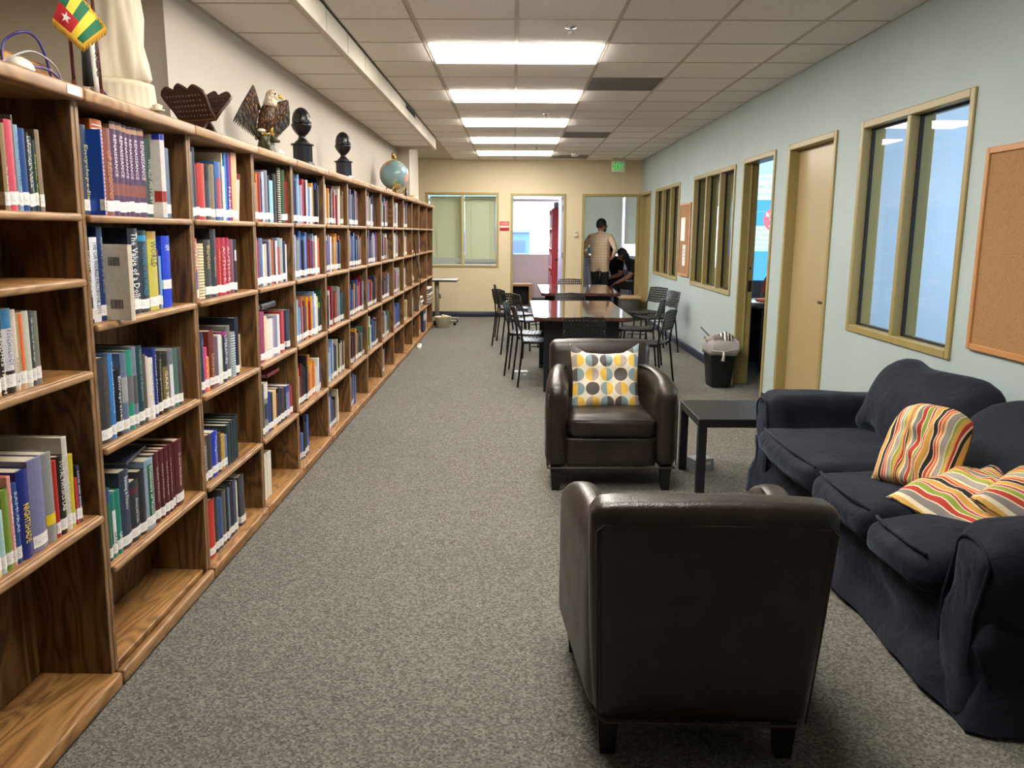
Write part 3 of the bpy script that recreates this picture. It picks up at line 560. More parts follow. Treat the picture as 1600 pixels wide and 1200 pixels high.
# ---------------------------------------------------------------- books
BOOKS={
(0, 0):[(2.1599, 0.0214, 0.22, '9a8260', {'t': 'The Grass Harp', 'tc': 'e8e0d0', 'f': 0.5, 'a': 0.18, 'b': 0.5}), (2.1813, 0.0338, 0.231, 'd4566a', {}), (2.2151, 0.006, 0.246, '5f6a62', {}), (2.2211, 0.0186, 0.222, '8fb0cc', {'t': 'Grammar Usage', 'tc': '5a7fa0', 'f': 0.5, 'a': 0.3, 'b': 0.9}), (2.2397, 0.0293, 0.216, '1f4688', {}), (2.269, 0.0172, 0.208, '22262c', {'t': 'LENGUAJE Y VIDA', 'tc': 'f0f0f0', 'f': 0.7, 'a': 0.3, 'b': 0.95}), (2.2862, 0.0116, 0.201, '1d3a44', {'t': 'Primera Lectura', 'tc': 'e8e4d0', 'f': 0.6, 'a': 0.2, 'b': 0.9}), (2.2978, 0.0167, 0.191, '20343a', {'t': 'Espacio Verde', 'tc': 'b8d038', 'f': 0.6, 'a': 0.1, 'b': 0.8}), (2.3146, 0.0224, 0.221, '8d7b66', {'tilt': -1})],
(0, 2):[(2.0427, 0.0295, 0.23, 'b79f78', {}), (2.0722, 0.0207, 0.224, '2e2622', {'t': "GANDHI'S TRUTH", 'tc': 'f0ead8', 'f': 0.75, 'a': 0.02, 'b': 0.75}), (2.0929, 0.0426, 0.223, 'dcdce4', {'t': 'PSYCHOLOGY', 'tc': '444a60', 'f': 0.42, 'a': 0.33, 'b': 0.75, 'bands': [(0.0, 0.27, '33261f'), (0.77, 1, '3d7fae')]}), (2.1355, 0.0216, 0.218, 'd8cdbd', {'t': 'Learning', 'tc': '7a7a80', 'f': 0.35, 'a': 0.1, 'b': 0.4}), (2.1572, 0.0292, 0.208, 'c9a884', {'bands': [(0.22, 0.98, 'df6b32', 0.5)]}), (2.1864, 0.0285, 0.209, 'cfcfc0', {}), (2.2149, 0.0179, 0.208, '4a4c56', {'t': 'Society', 'tc': 'c8ccd0', 'f': 0.6, 'a': 0.3, 'b': 0.9}), (2.2328, 0.0239, 0.204, '767c6e', {})],
(0, 3):[(1.9038, 0.0307, 0.245, '7a4a3a', {}), (1.9345, 0.0271, 0.224, 'd8d0bc', {}), (1.9616, 0.0422, 0.183, 'd9c79c', {}), (2.0038, 0.0217, 0.172, 'a9cbd0', {}), (2.0255, 0.0295, 0.221, '7d9c3a', {}), (2.0551, 0.0167, 0.25, 'e09a90', {'t': 'A Guide to Health', 'tc': 'f4e8e0', 'f': 0.5, 'a': 0.1, 'b': 0.8}), (2.0717, 0.0225, 0.225, '31518e', {'t': 'SAMURAI', 'tc': 'b8cce8', 'f': 0.6, 'a': 0.4, 'b': 0.9}), (2.0942, 0.0529, 0.25, '1c2c80', {'t': 'NIGHTSHADE', 'tc': 'ecd028', 'f': 0.5, 'a': 0.18, 'b': 0.62, 'noLab': 1}), (2.1471, 0.0701, 0.265, '7c7ca4', {}), (2.2172, 0.0482, 0.265, '8d8f90', {'bands': [(0.2, 0.32, 'e6c81c')], 'noLab': 1}), (2.2655, 0.0228, 0.232, 'b02a28', {}), (2.2883, 0.0353, 0.238, '2a2420', {'t': 'TOTAL PHYSICS LAB', 'tc': 'f0f0ea', 'f': 0.6, 'a': 0.3, 'b': 0.95}), (2.3236, 0.0286, 0.287, 'd6d2c6', {'t': 'Animation Techniques', 'tc': 'a0a09a', 'f': 0.35, 'a': 0.2, 'b': 0.8}), (2.3522, 0.0259, 0.228, 'c8b830', {'tilt': 2}), (2.3781, 0.0162, 0.147, 'b83232', {}), (2.3943, 0.0156, 0.181, '1e2650', {'t': 'LOUD AND SHORT', 'tc': 'e8e8f0', 'f': 0.6, 'a': 0.2, 'b': 0.9})],
(1, 0):[(2.5566, 0.0359, 0.268, '3a4a62', {'t': 'Encyclopedia', 'tc': 'd8d08c', 'f': 0.75, 'a': 0.17, 'b': 0.78}), (2.5925, 0.0065, 0.258, '1f58c8', {'pro': 0.045}), (2.6224, 0.075, 0.294, 'c8641e', {'spiral': 'f2f2f0'}), (2.6974, 0.0493, 0.276, '7a4038', {'t': 'OF RELIGIONS', 'tc': 'c88a60', 'f': 0.6, 'a': 0.2, 'b': 0.75}), (2.7466, 0.0406, 0.302, '54395a', {'t': 'RENAISSANCE', 'tc': 'e6dce6', 'f': 0.5, 'a': 0.42, 'b': 0.86, 'bands': [(0.22, 0.35, '8a5048'), (0.92, 0.97, 'd8a888')]}), (2.7873, 0.0442, 0.303, '54395a', {'t': 'RENAISSANCE', 'tc': 'e6dce6', 'f': 0.5, 'a': 0.42, 'b': 0.86, 'bands': [(0.22, 0.35, '8a5048'), (0.92, 0.97, 'd8a888')]}), (2.8315, 0.0298, 0.301, '54395a', {'t': 'RENAISSANCE', 'tc': 'e6dce6', 'f': 0.55, 'a': 0.42, 'b': 0.86, 'bands': [(0.22, 0.35, '8a5048'), (0.92, 0.97, 'd8a888')]}), (2.8613, 0.0333, 0.299, '54395a', {'t': 'RENAISSANCE', 'tc': 'e6dce6', 'f': 0.55, 'a': 0.42, 'b': 0.86, 'bands': [(0.22, 0.35, '8a5048'), (0.92, 0.97, 'd8a888')]}), (2.8946, 0.0437, 0.301, '54395a', {'t': 'RENAISSANCE', 'tc': 'e6dce6', 'f': 0.5, 'a': 0.42, 'b': 0.86, 'bands': [(0.22, 0.35, '8a5048'), (0.92, 0.97, 'd8a888')]}), (2.9383, 0.056, 0.303, '54395a', {'t': 'RENAISSANCE', 'tc': 'e6dce6', 'f': 0.5, 'a': 0.42, 'b': 0.86, 'bands': [(0.22, 0.35, '8a5048'), (0.92, 0.97, 'd8a888')]}), (2.9943, 0.0516, 0.274, '33453f', {'t': 'WORLD HISTORY', 'tc': 'd8dcd0', 'f': 0.55, 'a': 0.18, 'b': 0.75}), (3.0459, 0.0372, 0.296, 'd8d2cc', {'pro': 0.035, 'bands': [(0.93, 1, '2c2c9a'), (0.19, 0.32, 'a82a24')], 'noLab': 1}), (3.1269, 0.075, 0.258, '566a88', {})],
(1, 1):[(2.5477, 0.0199, 0.265, '181a1e', {'t': 'STUDENT GEOGRAPHY', 'tc': 'f0f0f0', 'f': 0.7, 'a': 0.3, 'b': 0.85}), (2.5677, 0.0465, 0.266, 'e0e2ec', {'t': 'THE CIA WORLD FACTBOOK 2010', 'tc': '27305e', 'f': 0.55, 'a': 0.1, 'b': 0.95}), (2.6142, 0.0367, 0.298, '22386a', {'t': 'Almanac of the Book', 'tc': 'a0a8c0', 'f': 0.4, 'a': 0.3, 'b': 0.9}), (2.6378, 0.03, 0.244, 'd2cab8', {'barcode': 1, 'pro': 0.085, 'noLab': 1}), (2.8234, 0.075, 0.295, '1b1e30', {'t': 'The Value of a Dollar', 'tc': 'f4f4f4', 'f': 0.6, 'a': 0.12, 'b': 0.95}), (2.8984, 0.0692, 0.288, '2c3440', {'t': 'NATIONS of the WORLD', 'tc': '3a88b0', 'f': 0.5, 'a': 0.2, 'b': 0.82, 'bands': [(0.87, 0.94, '1888b8')]}), (2.9719, 0.075, 0.285, 'c2bc54', {'t': 'WORLD', 'tc': '4c4a20', 'f': 0.6, 'a': 0.55, 'b': 0.88, 'bands': [(0.9, 1, 'b89638')]}), (3.0469, 0.0141, 0.215, '5a2838', {}), (3.061, 0.0194, 0.194, '78b4dc', {}), (3.092, 0.075, 0.268, '1d40cc', {'t': 'AM', 'tc': 'e8ecff', 'f': 0.5, 'a': 0.8, 'b': 0.88, 'labz': 0.07})],
(1, 2):[(2.5587, 0.0709, 0.281, '3b3b40', {'t': 'BUSINESS', 'tc': '5d4a40', 'f': 0.4, 'a': 0.4, 'b': 0.9}), (2.6295, 0.0317, 0.285, '3f7fc4', {'t': 'Harvard Managing', 'tc': 'a8d0f0', 'f': 0.4, 'a': 0.3, 'b': 0.9}), (2.6612, 0.051, 0.225, '16161f', {'t': 'Entrepreneurs', 'tc': 'e0e0e4', 'f': 0.5, 'a': 0.1, 'b': 0.9}), (2.7122, 0.0432, 0.276, '60728c', {'bands': [(0.38, 0.7, 'a0a2a4')]}), (2.7554, 0.0436, 0.279, '2f8a78', {'bands': [(0.34, 0.68, '6c6c6e')]}), (2.799, 0.0301, 0.283, '7c8698', {'bands': [(0.3, 0.65, '58585c')]}), (2.8291, 0.0469, 0.283, '1f4448', {'t': 'Handbook of Business', 'tc': '8aa8a8', 'f': 0.4, 'a': 0.3, 'b': 0.95}), (2.8759, 0.028, 0.246, '5c5652', {}), (2.9039, 0.0161, 0.237, 'c8beb2', {}), (2.92, 0.0409, 0.226, 'e2ddd6', {'t': 'Entrepreneurs', 'tc': '707078', 'f': 0.4, 'a': 0.3, 'b': 0.9}), (2.9609, 0.029, 0.257, '1e3384', {'t': 'Money Matters', 'tc': 'b8c0e0', 'f': 0.5, 'a': 0.2, 'b': 0.9}), (2.99, 0.0388, 0.233, '1e1e20', {'t': 'Management', 'tc': 'b0a080', 'f': 0.5, 'a': 0.2, 'b': 0.9}), (3.0288, 0.0619, 0.227, '262420', {'t': 'GAAS 98', 'tc': 'e8e0b8', 'f': 0.4, 'a': 0.22, 'b': 0.7, 'bands': [(0.12, 0.78, '75683e', 0.8)]}), (3.0906, 0.0457, 0.232, '6c6a78', {'bands': [(0.2, 0.76, 'dcdce0', 0.7)]}), (3.1363, 0.0451, 0.231, '4e7068', {}), (3.1814, 0.0385, 0.229, '4c464a', {})],
(1, 3):[(2.542, 0.0378, 0.25, '2c5a40', {'bands': [(0.0, 0.2, '1f3060'), (0.82, 1, '2a3a88')]}), (2.5799, 0.032, 0.223, '24786c', {'t': 'GAAP', 'tc': '303030', 'f': 0.5, 'a': 0.2, 'b': 0.4, 'bands': [(0.18, 0.74, 'e4e6e4', 0.7)]}), (2.6119, 0.0365, 0.223, '238074', {'t': 'GAAP', 'tc': 'e8f0ec', 'f': 0.6, 'a': 0.15, 'b': 0.35}), (2.6484, 0.0705, 0.276, '28384e', {'t': 'Banking & Finance', 'tc': 'd8dce8', 'f': 0.45, 'a': 0.5, 'b': 0.92}), (2.7189, 0.0684, 0.218, '262a34', {'t': 'Money and Trade', 'tc': 'c8ccd4', 'f': 0.35, 'a': 0.3, 'b': 0.7, 'bands': [(0.8, 0.9, '5a2438')]}), (2.7874, 0.0513, 0.238, '22242a', {}), (2.8387, 0.072, 0.262, '8fa6bc', {'t': 'Dictionary of Various', 'tc': 'd8e8dc', 'f': 0.35, 'a': 0.12, 'b': 0.9, 'bands': [(0.1, 0.93, '1f5a3c', 0.55)]}), (2.9107, 0.0482, 0.266, '4e1420', {'t': 'Index Medicus', 'tc': 'c0a090', 'f': 0.35, 'a': 0.3, 'b': 0.8}), (2.9589, 0.039, 0.267, '4e1420', {'t': 'Index Medicus', 'tc': 'c0a090', 'f': 0.35, 'a': 0.3, 'b': 0.8}), (2.9979, 0.0424, 0.266, '4e1420', {'t': 'Index Medicus', 'tc': 'c0a090', 'f': 0.35, 'a': 0.3, 'b': 0.8}), (3.0404, 0.0324, 0.269, '4e1420', {'t': 'Index Medicus', 'tc': 'c0a090', 'f': 0.35, 'a': 0.3, 'b': 0.8}), (3.0728, 0.0218, 0.275, '4e1420', {}), (3.1017, 0.075, 0.266, '531522', {'t': 'Index Medicus', 'tc': 'c8a898', 'f': 0.3, 'a': 0.3, 'b': 0.8})],
(2, 0):[(3.3881, 0.0448, 0.268, '56606e', {}), (3.4329, 0.025, 0.289, '2e3644', {'noLab': 0}), (3.4579, 0.0296, 0.223, '8c1c20', {}), (3.4874, 0.071, 0.231, 'c2403c', {}), (3.5585, 0.0632, 0.228, '3a4450', {'bands': [(0.72, 1, '20242e')]}), (3.6217, 0.0497, 0.237, '8a7a5e', {}), (3.6818, 0.075, 0.253, '3c64a0', {'bands': [(0.12, 0.72, 'b04848', 0.7)]}), (3.7568, 0.0149, 0.202, '242a58', {}), (3.7717, 0.015, 0.297, 'c8c0a8', {}), (3.7867, 0.0202, 0.24, 'd8dae4', {}), (3.8069, 0.0221, 0.301, '2f90d0', {}), (3.8291, 0.0416, 0.304, '48309a', {'t': 'Mediate', 'tc': 'f0f0ff', 'f': 0.6, 'a': 0.1, 'b': 0.5}), (3.8706, 0.03, 0.304, '983050', {}), (3.9006, 0.0743, 0.31, 'e4b088', {}), (3.9749, 0.0448, 0.224, 'd2c8b4', {'tilt': 9, 'bands': [(0.88, 1, '7a2018')], 'noLab': 1})],
(2, 1):[(3.3786, 0.058, 0.257, 'c23a44', {'t': 'VOYAGERS', 'tc': 'f8d8d8', 'f': 0.55, 'a': 0.5, 'b': 0.95, 'bands': [(0.1, 0.48, '4a46a8', 0.55)]}), (3.4366, 0.0704, 0.235, 'c8b890', {'spiral': 'e8dcb8'}), (3.5137, 0.075, 0.25, '40423e', {'t': 'Bartlett', 'tc': 'c8b070', 'f': 0.5, 'a': 0.5, 'b': 0.9}), (3.5887, 0.071, 0.296, '33363c', {'t': 'Quotations', 'tc': 'c0b890', 'f': 0.3, 'a': 0.3, 'b': 0.6}), (3.6598, 0.0498, 0.258, 'a82838', {'t': 'Allusions', 'tc': 'e89048', 'f': 0.5, 'a': 0.2, 'b': 0.8}), (3.7095, 0.0622, 0.258, 'ac2440', {'t': 'AUTHORS', 'tc': 'f0c8c8', 'f': 0.55, 'a': 0.15, 'b': 0.85}), (3.7717, 0.0528, 0.258, 'ac2440', {'t': 'AUTHORS', 'tc': 'f0c8c8', 'f': 0.55, 'a': 0.15, 'b': 0.85}), (3.8245, 0.0561, 0.25, '8a4a5c', {}), (3.8806, 0.0411, 0.249, '22283a', {'bands': [(0.6, 0.8, 'd0d4d8', 0.6)]})],
(2, 2):[(3.3721, 0.0453, 0.263, '1f2c48', {}), (3.4174, 0.0518, 0.262, '2c3850', {'t': 'Quotes', 'tc': '8890a0', 'f': 0.4, 'a': 0.4, 'b': 0.9}), (3.4692, 0.0379, 0.19, 'd84878', {'t': 'Poems', 'tc': 'f8d0e0', 'f': 0.4, 'a': 0.1, 'b': 0.8}), (3.5071, 0.0247, 0.145, 'e8992c', {}), (3.5361, 0.075, 0.254, '703028', {'t': 'Literature', 'tc': 'c8a080', 'f': 0.55, 'a': 0.1, 'b': 0.6}), (3.6111, 0.0518, 0.219, '6e5a6c', {}), (3.6629, 0.0481, 0.223, 'e4e6ec', {}), (3.7109, 0.0154, 0.216, 'a2c05a', {}), (3.7264, 0.0604, 0.231, '28294e', {'t': 'LITERATURE', 'tc': 'e8e8f0', 'f': 0.55, 'a': 0.35, 'b': 0.92, 'bands': [(0.93, 1, 'b03080')]}), (3.7867, 0.0559, 0.252, '6c6c6a', {}), (3.843, 0.075, 0.215, '8a949e', {'spiral': 'b0bac0', 'noLab': 1}), (3.918, 0.0607, 0.278, '242a40', {}), (4.1348, 0.075, 0.17, 'd4c094', {'pro': -0.06, 'noLab': 1})],
(2, 3):[(3.3707, 0.072, 0.21, '505054', {'bands': [(0.12, 0.18, 'b04a40'), (0.88, 1, '1c1c1e')], 't': 'History', 'tc': 'd0d0d0', 'f': 0.35, 'a': 0.3, 'b': 0.8}), (3.4427, 0.0544, 0.205, '3a3834', {}), (3.4971, 0.0748, 0.203, '1f38b0', {'t': 'Management', 'tc': 'c8d0f8', 'f': 0.4, 'a': 0.2, 'b': 0.9}), (3.5719, 0.0415, 0.184, '4c4238', {}), (3.6133, 0.0467, 0.164, 'c49c48', {}), (3.66, 0.0277, 0.153, '6484b8', {}), (3.6877, 0.0423, 0.192, '24383c', {'noLab': 1}), (3.73, 0.0359, 0.197, '24383c', {'noLab': 1}), (3.7659, 0.032, 0.201, '24383c', {'noLab': 1}), (3.7979, 0.0232, 0.208, '24383c', {'noLab': 1}), (3.8211, 0.0206, 0.215, '24383c', {'noLab': 1})],
(2, 4):[(3.3657, 0.0436, 0.234, '2c48b8', {'bands': [(0.3, 0.34, 'e0e0f0')]}), (3.4199, 0.075, 0.262, 'c42c24', {}), (3.4949, 0.0443, 0.252, '2c3a38', {}), (3.5392, 0.0513, 0.239, '34508a', {}), (3.5906, 0.0457, 0.265, '5e5e5a', {}), (3.6363, 0.0352, 0.266, '262628', {}), (3.6715, 0.0214, 0.25, '6090b8', {}), (3.693, 0.0271, 0.259, '3a1c28', {}), (3.7201, 0.0238, 0.259, '20202c', {}), (3.7439, 0.0372, 0.261, '4a5878', {}), (3.7812, 0.0179, 0.25, 'd8d0b0', {}), (3.8201, 0.075, 0.252, '40424a', {'tilt': -4})],
(3, 0):[(4.2064, 0.0344, 0.278, 'e8e4e0', {}), (4.2408, 0.0264, 0.194, '8a8078', {}), (4.2673, 0.0268, 0.246, 'c8742c', {}), (4.2941, 0.0579, 0.25, '8c2428', {}), (4.3519, 0.0278, 0.219, '242c44', {}), (4.3798, 0.0385, 0.257, 'b0bcd0', {}), (4.4182, 0.0731, 0.268, '787888', {}), (4.4913, 0.0333, 0.245, '3c3c40', {}), (4.525, 0.075, 0.222, '8cc0e0', {}), (4.6, 0.0691, 0.26, '2a2a28', {'spiral': '3a3a38'}), (4.6916, 0.075, 0.299, '2a2a2c', {'spiral': 'f2ecd8', 'noLab': 1}), (4.7892, 0.075, 0.294, '34502c', {}), (4.8642, 0.0461, 0.231, '8c2028', {})],
(3, 1):[(4.2276, 0.0172, 0.256, 'd8b0a8', {}), (4.2448, 0.0282, 0.24, '8a2a48', {}), (4.273, 0.0643, 0.252, '58688c', {}), (4.3373, 0.0249, 0.218, 'c8e0f4', {}), (4.3622, 0.0425, 0.222, 'd8c4a0', {}), (4.4047, 0.0493, 0.23, '30346c', {}), (4.4539, 0.0334, 0.244, 'a8a8a4', {}), (4.4874, 0.0437, 0.239, 'a05c3c', {}), (4.5311, 0.0346, 0.24, '4c1c28', {}), (4.5657, 0.0389, 0.235, 'd0d4d8', {}), (4.6046, 0.0538, 0.252, 'a84a50', {'bands': [(0.8, 1, '8090b0')]}), (4.6584, 0.0537, 0.248, 'a8b4ac', {}), (4.7122, 0.0563, 0.233, '2c3458', {}), (4.7685, 0.0245, 0.213, 'e0e0e4', {})],
(3, 2):[(4.2469, 0.075, 0.265, '98406a', {}), (4.3219, 0.0394, 0.238, 'e0cca8', {}), (4.3647, 0.075, 0.213, 'ded8d0', {'bands': [(0.1, 0.25, 'b84030')]}), (4.4397, 0.0292, 0.213, 'e4e0dc', {}), (4.4689, 0.0321, 0.213, 'b098b0', {}), (4.501, 0.0629, 0.221, '8088a4', {}), (4.5639, 0.0438, 0.223, 'e8e2e0', {}), (4.6077, 0.034, 0.234, '8c1c28', {}), (4.6417, 0.0533, 0.233, 'cc5060', {}), (4.7445, 0.075, 0.232, '404c60', {})],
(3, 3):[(4.2355, 0.0412, 0.277, '5a5852', {}), (4.2767, 0.068, 0.283, '8a887a', {'bands': [(0.3, 0.6, '2e3440'), (0.7, 1, 'd8d4cc')]}), (4.3447, 0.0433, 0.22, '2c408c', {}), (4.388, 0.0491, 0.207, '3a3638', {}), (4.437, 0.0679, 0.209, 'd0b080', {}), (4.5049, 0.0282, 0.181, '5c3034', {}), (4.5332, 0.0522, 0.208, '22262e', {}), (4.5854, 0.0399, 0.196, '2a3048', {}), (4.6253, 0.0406, 0.188, '5c4450', {}), (4.6659, 0.0413, 0.187, '24242c', {}), (4.7141, 0.075, 0.188, '8088b8', {'bands': [(0.8, 1, '2c4c98')]}), (4.7891, 0.061, 0.169, 'a83c3c', {})],
(3, 4):[(4.2169, 0.0548, 0.258, 'ddd6c4', {'noLab': 1}), (4.2717, 0.0441, 0.254, 'd8d0bc', {'noLab': 1}), (4.3158, 0.045, 0.249, 'ddd8c8', {'noLab': 1})],
}
XS = -1.345
def colname(h):
    r, g, b = [int(h[i:i+2], 16) for i in (0, 2, 4)]; mx, mn = max(r, g, b), min(r, g, b); l = (mx+mn)/2; sat = mx-mn
    if sat < 26: return 'black' if l < 52 else 'charcoal' if l < 90 else 'grey' if l < 168 else 'white'
    import colorsys; hh = colorsys.rgb_to_hsv(r/255, g/255, b/255)[0]*360
    if hh < 14 or hh > 335: return 'maroon' if mx < 120 else 'pink' if l > 150 else 'red'
    if hh < 44: return 'dark brown' if mx < 90 else 'brown' if mx < 160 else ('cream' if sat < 70 else 'tan' if sat < 120 else 'orange')
    if hh < 68: return 'cream' if sat < 60 and l > 150 else 'yellow' if l > 90 else 'olive'
    if hh < 165: return 'dark green' if mx < 110 else 'green'
    if hh < 195: return 'dark teal' if mx < 100 else 'teal'
    if hh < 255: return 'navy' if mx < 110 else 'pale blue' if l > 150 else 'blue'
    return 'dark purple' if mx < 100 else 'purple' if sat > 40 else 'lavender'
def paint(me, fc):   # printed colour per face
    at = me.color_attributes.new('print', 'FLOAT_COLOR', 'CORNER'); buf = []
    for p in me.polygons:
        c = fc[p.index] if isinstance(fc, list) else fc
        buf += [c[0], c[1], c[2], 1]*p.loop_total
    at.data.foreach_set('color', buf)
def cover_geo(th, h, dp, rnd=True):
    """case of a book in local space: x=0 at the spine (facing +x), y across the thickness, z up"""
    t = .0028; n = 5 if rnd and th > .016 else 1; bul = min(.006, th*.16) if n > 1 else 0
    prof = [(-dp, 0), (-dp, t), (-.006, t)]+[(-.0055+bul*0, t)]
    out = [(-dp, 0)]; inn = []
    pts = [(-.004, 0)]
    for i in range(n+1):
        a = i/n; pts.append((bul*math.sin(math.pi*a)-(.002 if 0 < i < n or n == 1 else .002), th*a))
    pts.append((-.004, th)); outer = [(-dp, 0)]+pts+[(-dp, th)]
    inner = [(-dp, th-t), (-.007, th-t), (-.007, t), (-dp, t)]
    poly = outer+inner; mb = MB(); mb.prism(poly, 0, h, 'z'); return mb
n_books = 0; shelf_seen = {}
STUFF = {'v': [], 'f': [], 'c': []}
LABN = {}
pend_books = []
def book_label(ci, si, k, d, h, th, tall):
    col = colname(d['c']); w_ = 'thin' if th < .02 else 'thick' if th > .05 else ''
    kind = 'spiral-bound book' if d.get('spiral') else 'book'
    base = ' '.join(x for x in [w_, col, kind] if x)
    if d.get('t'): base += ' lettered ' + ' '.join(d['t'].split()[:4])
    if d.get('tilt'): base = 'leaning '+base
    where = '%s from left, %s shelf, %s bookcase' % (ORD[k+1], LEVEL[si], CASE[ci])
    L = base+', '+where; ws = L.split()
    return L
def put_book(ci, si, k, y, th, h, d, z, dp):
    global n_books
    c = srgb(d['c']); tilt = d.get('tilt', 0); pro = d.get('pro', 0); rec = d.get('rec', 0)
    pos = leaned(XS+pro-rec, y, z)
    o = empty('book', pos, label=book_label(ci, si, k, d, h, th, 0), cat='book', group='books on the %s shelf of the %s bookcase' % (LEVEL[si], CASE[ci]))
    o.rotation_euler = (R(-tilt), LEAN, 0)
    if tilt < 0: pass
    mb = cover_geo(th, h, dp); fc = []
    cover = mb.build('cover', M['book'], o); me = cover.data
    jit = random.uniform(.92, 1.08); cc = [min(1, x*jit) for x in c]
    paint(me, tuple(cc))
    b = min(.0075, th*.25); MB().box(-dp+.004, -.0072, .003, th-.003, .003, h-.0035).build('page_block', M['pages'], o)
    bands = d.get('bands', [])
    for bd in bands:
        wf = bd[3] if len(bd) > 3 else .99
        q = MB(); y0_, y1_ = th*(1-wf)/2, th*(1+wf)/2
        bulx = min(.006, th*.16) if th > .016 else 0
        n_ = 5
        vs = []; fs = []
        for i in range(n_+1):
            yy = y0_+(y1_-y0_)*i/n_; xx = bulx*math.sin(math.pi*yy/th)-.002+.0006; vs += [(xx, yy, h*bd[0]), (xx, yy, h*bd[1])]
        for i in range(n_): fs.append((2*i, 2*i+2, 2*i+3, 2*i+1))
        q.add(vs, fs)
        if wf > .95: q.box(-min(.03, dp*.2), -.0025, -.0006, -.0002, h*bd[0], h*bd[1])
        m_ = q.build('cover_band', M['book'], o); paint(m_.data, srgb(bd[2]))
    if d.get('spiral'):
        s_ = MB(); nn = int(h/.0125); sc = srgb(d['spiral'])
        for i in range(nn):
            zz = .006+i*(h-.012)/nn
            s_.tube([(-.012+.0115*math.cos(a)+.006, th/2+max(.006, th*.48)*math.sin(a), zz) for a in [j*2*math.pi/8 for j in range(8)]], .0022, 5, closed=True)
        s2 = s_.build('spiral_binding', mat(d['spiral'], .4), o)
    bul = min(.006, th*.16) if th > .016 else 0
    if not d.get('noLab') and not d.get('spiral'):
        lz = d.get('labz', .012+(k*7 % 5)*.0012); lh = .034
        vs = []; fs = []; n_ = 5
        for i in range(n_+1):
            yy = th*i/n_; xx = bul*math.sin(math.pi*yy/th)-.002+.0009; vs += [(xx, yy, lz), (xx, yy, lz+lh)]
        for i in range(n_): fs.append((2*i, 2*i+2, 2*i+3, 2*i+1))
        q = MB(); q.add(vs, fs); q.box(-.016, -.0022, -.0008, -.0003, lz, lz+lh); q.build('spine_label', M['callno'], o)
    if d.get('t'):
        ll = h*(d['b']-d['a']); tz = h*(d['a']+d['b'])/2
        mtx = Matrix(((0, 0, 1, bul*.98-.002+.0008), (1, 0, 0, th/2), (0, 1, 0, tz), (0, 0, 0, 1))) @ RZ(-90)
        tm = TM.setdefault(d['tc'], mat(d['tc'], .45))
        text_obj('spine_title', d['t'], .02, tm, o, mtx, fit=(ll, th*d['f']), depth=.0002, res=1)
    if d.get('barcode'):
        r_ = random.Random(3)
        for zz in (h*.22, h*.78):
            q = MB(); x = -.066
            while x < -.030:
                w_ = r_.choice([.002, .003, .004]); q.box(x, x+w_, -.0007, -.0002, zz-.014, zz+.014); x += w_+r_.choice([.0015, .0025])
            q.build('barcode', mat('5a544c', .6), o, kind='stuff')
    n_books += 1
    return o
TM = {}
def stuff_book(y, th, h, c, z, dp, rec):
    def add(vs, fs, col):
        o = len(STUFF['v']); STUFF['v'] += [tuple(leaned(*p)) for p in vs]
        STUFF['f'] += [tuple(o+i for i in f) for f in fs]; STUFF['c'] += [col]*len(fs)
    x1 = XS-rec; x0 = x1-dp; B = [(0,3,2,1),(4,5,6,7),(0,1,5,4),(1,2,6,5),(2,3,7,6),(3,0,4,7)]
    bx = lambda a,b,c_,d_,e,f: [(a,c_,e),(b,c_,e),(b,d_,e),(a,d_,e),(a,c_,f),(b,c_,f),(b,d_,f),(a,d_,f)]
    add(bx(x0, x1, y, y+.0025, z, z+h), B, c); add(bx(x0, x1, y+th-.0025, y+th, z, z+h), B, c); add(bx(x1-.003, x1+.001, y, y+th, z, z+h), B, c)
    add(bx(x0+.003, x1-.003, y+.0025, y+th-.0025, z+.002, z+h-.003), B, (.55, .49, .37))
    if random.random() < .9:
        lz = z+.011+random.uniform(0, .006); add(bx(x1-.012, x1+.0018, y-.0006, y+th+.0002, lz, lz+.034), B, (.74, .73, .70))
rng = random.Random(23)
PAL = ['1c2a52', '22386e', '2c50a0', '3c68b4', '5c7ec0', '8aa8cc', '14161c', '22242a', '34363c', '5a5c60', '8c8c90', 'c8c8ca', 'e2e0dc', 'd8ccb0', 'c8b48c', '9c2430', 'b43040', '6a1a26', '48182a', 'c86030', 'd89838', '1f4a38', '2c6a58', '6a8c38', '4a3a70', '6a4a8c', '7c5a44', '4a3428', 'a86858']
FILL = {4: [.98, .95, .98, .95, .45], 5: [.97, .8, .92, .96, .6], 6: [.72, .85, .95, .96, .42], 7: [.62, .9, .92, .92, .12], 8: [.68, .72, .8, .85, .36], 9: [.66, .7, .82, .8, .15], 10: [.6, .62, .5, .62, 0], 11: [0, 0, 0, .45, .3], 12: [0.08, .3, .4, .38, .42], 13: [0, 0, .2, .2, 0]}
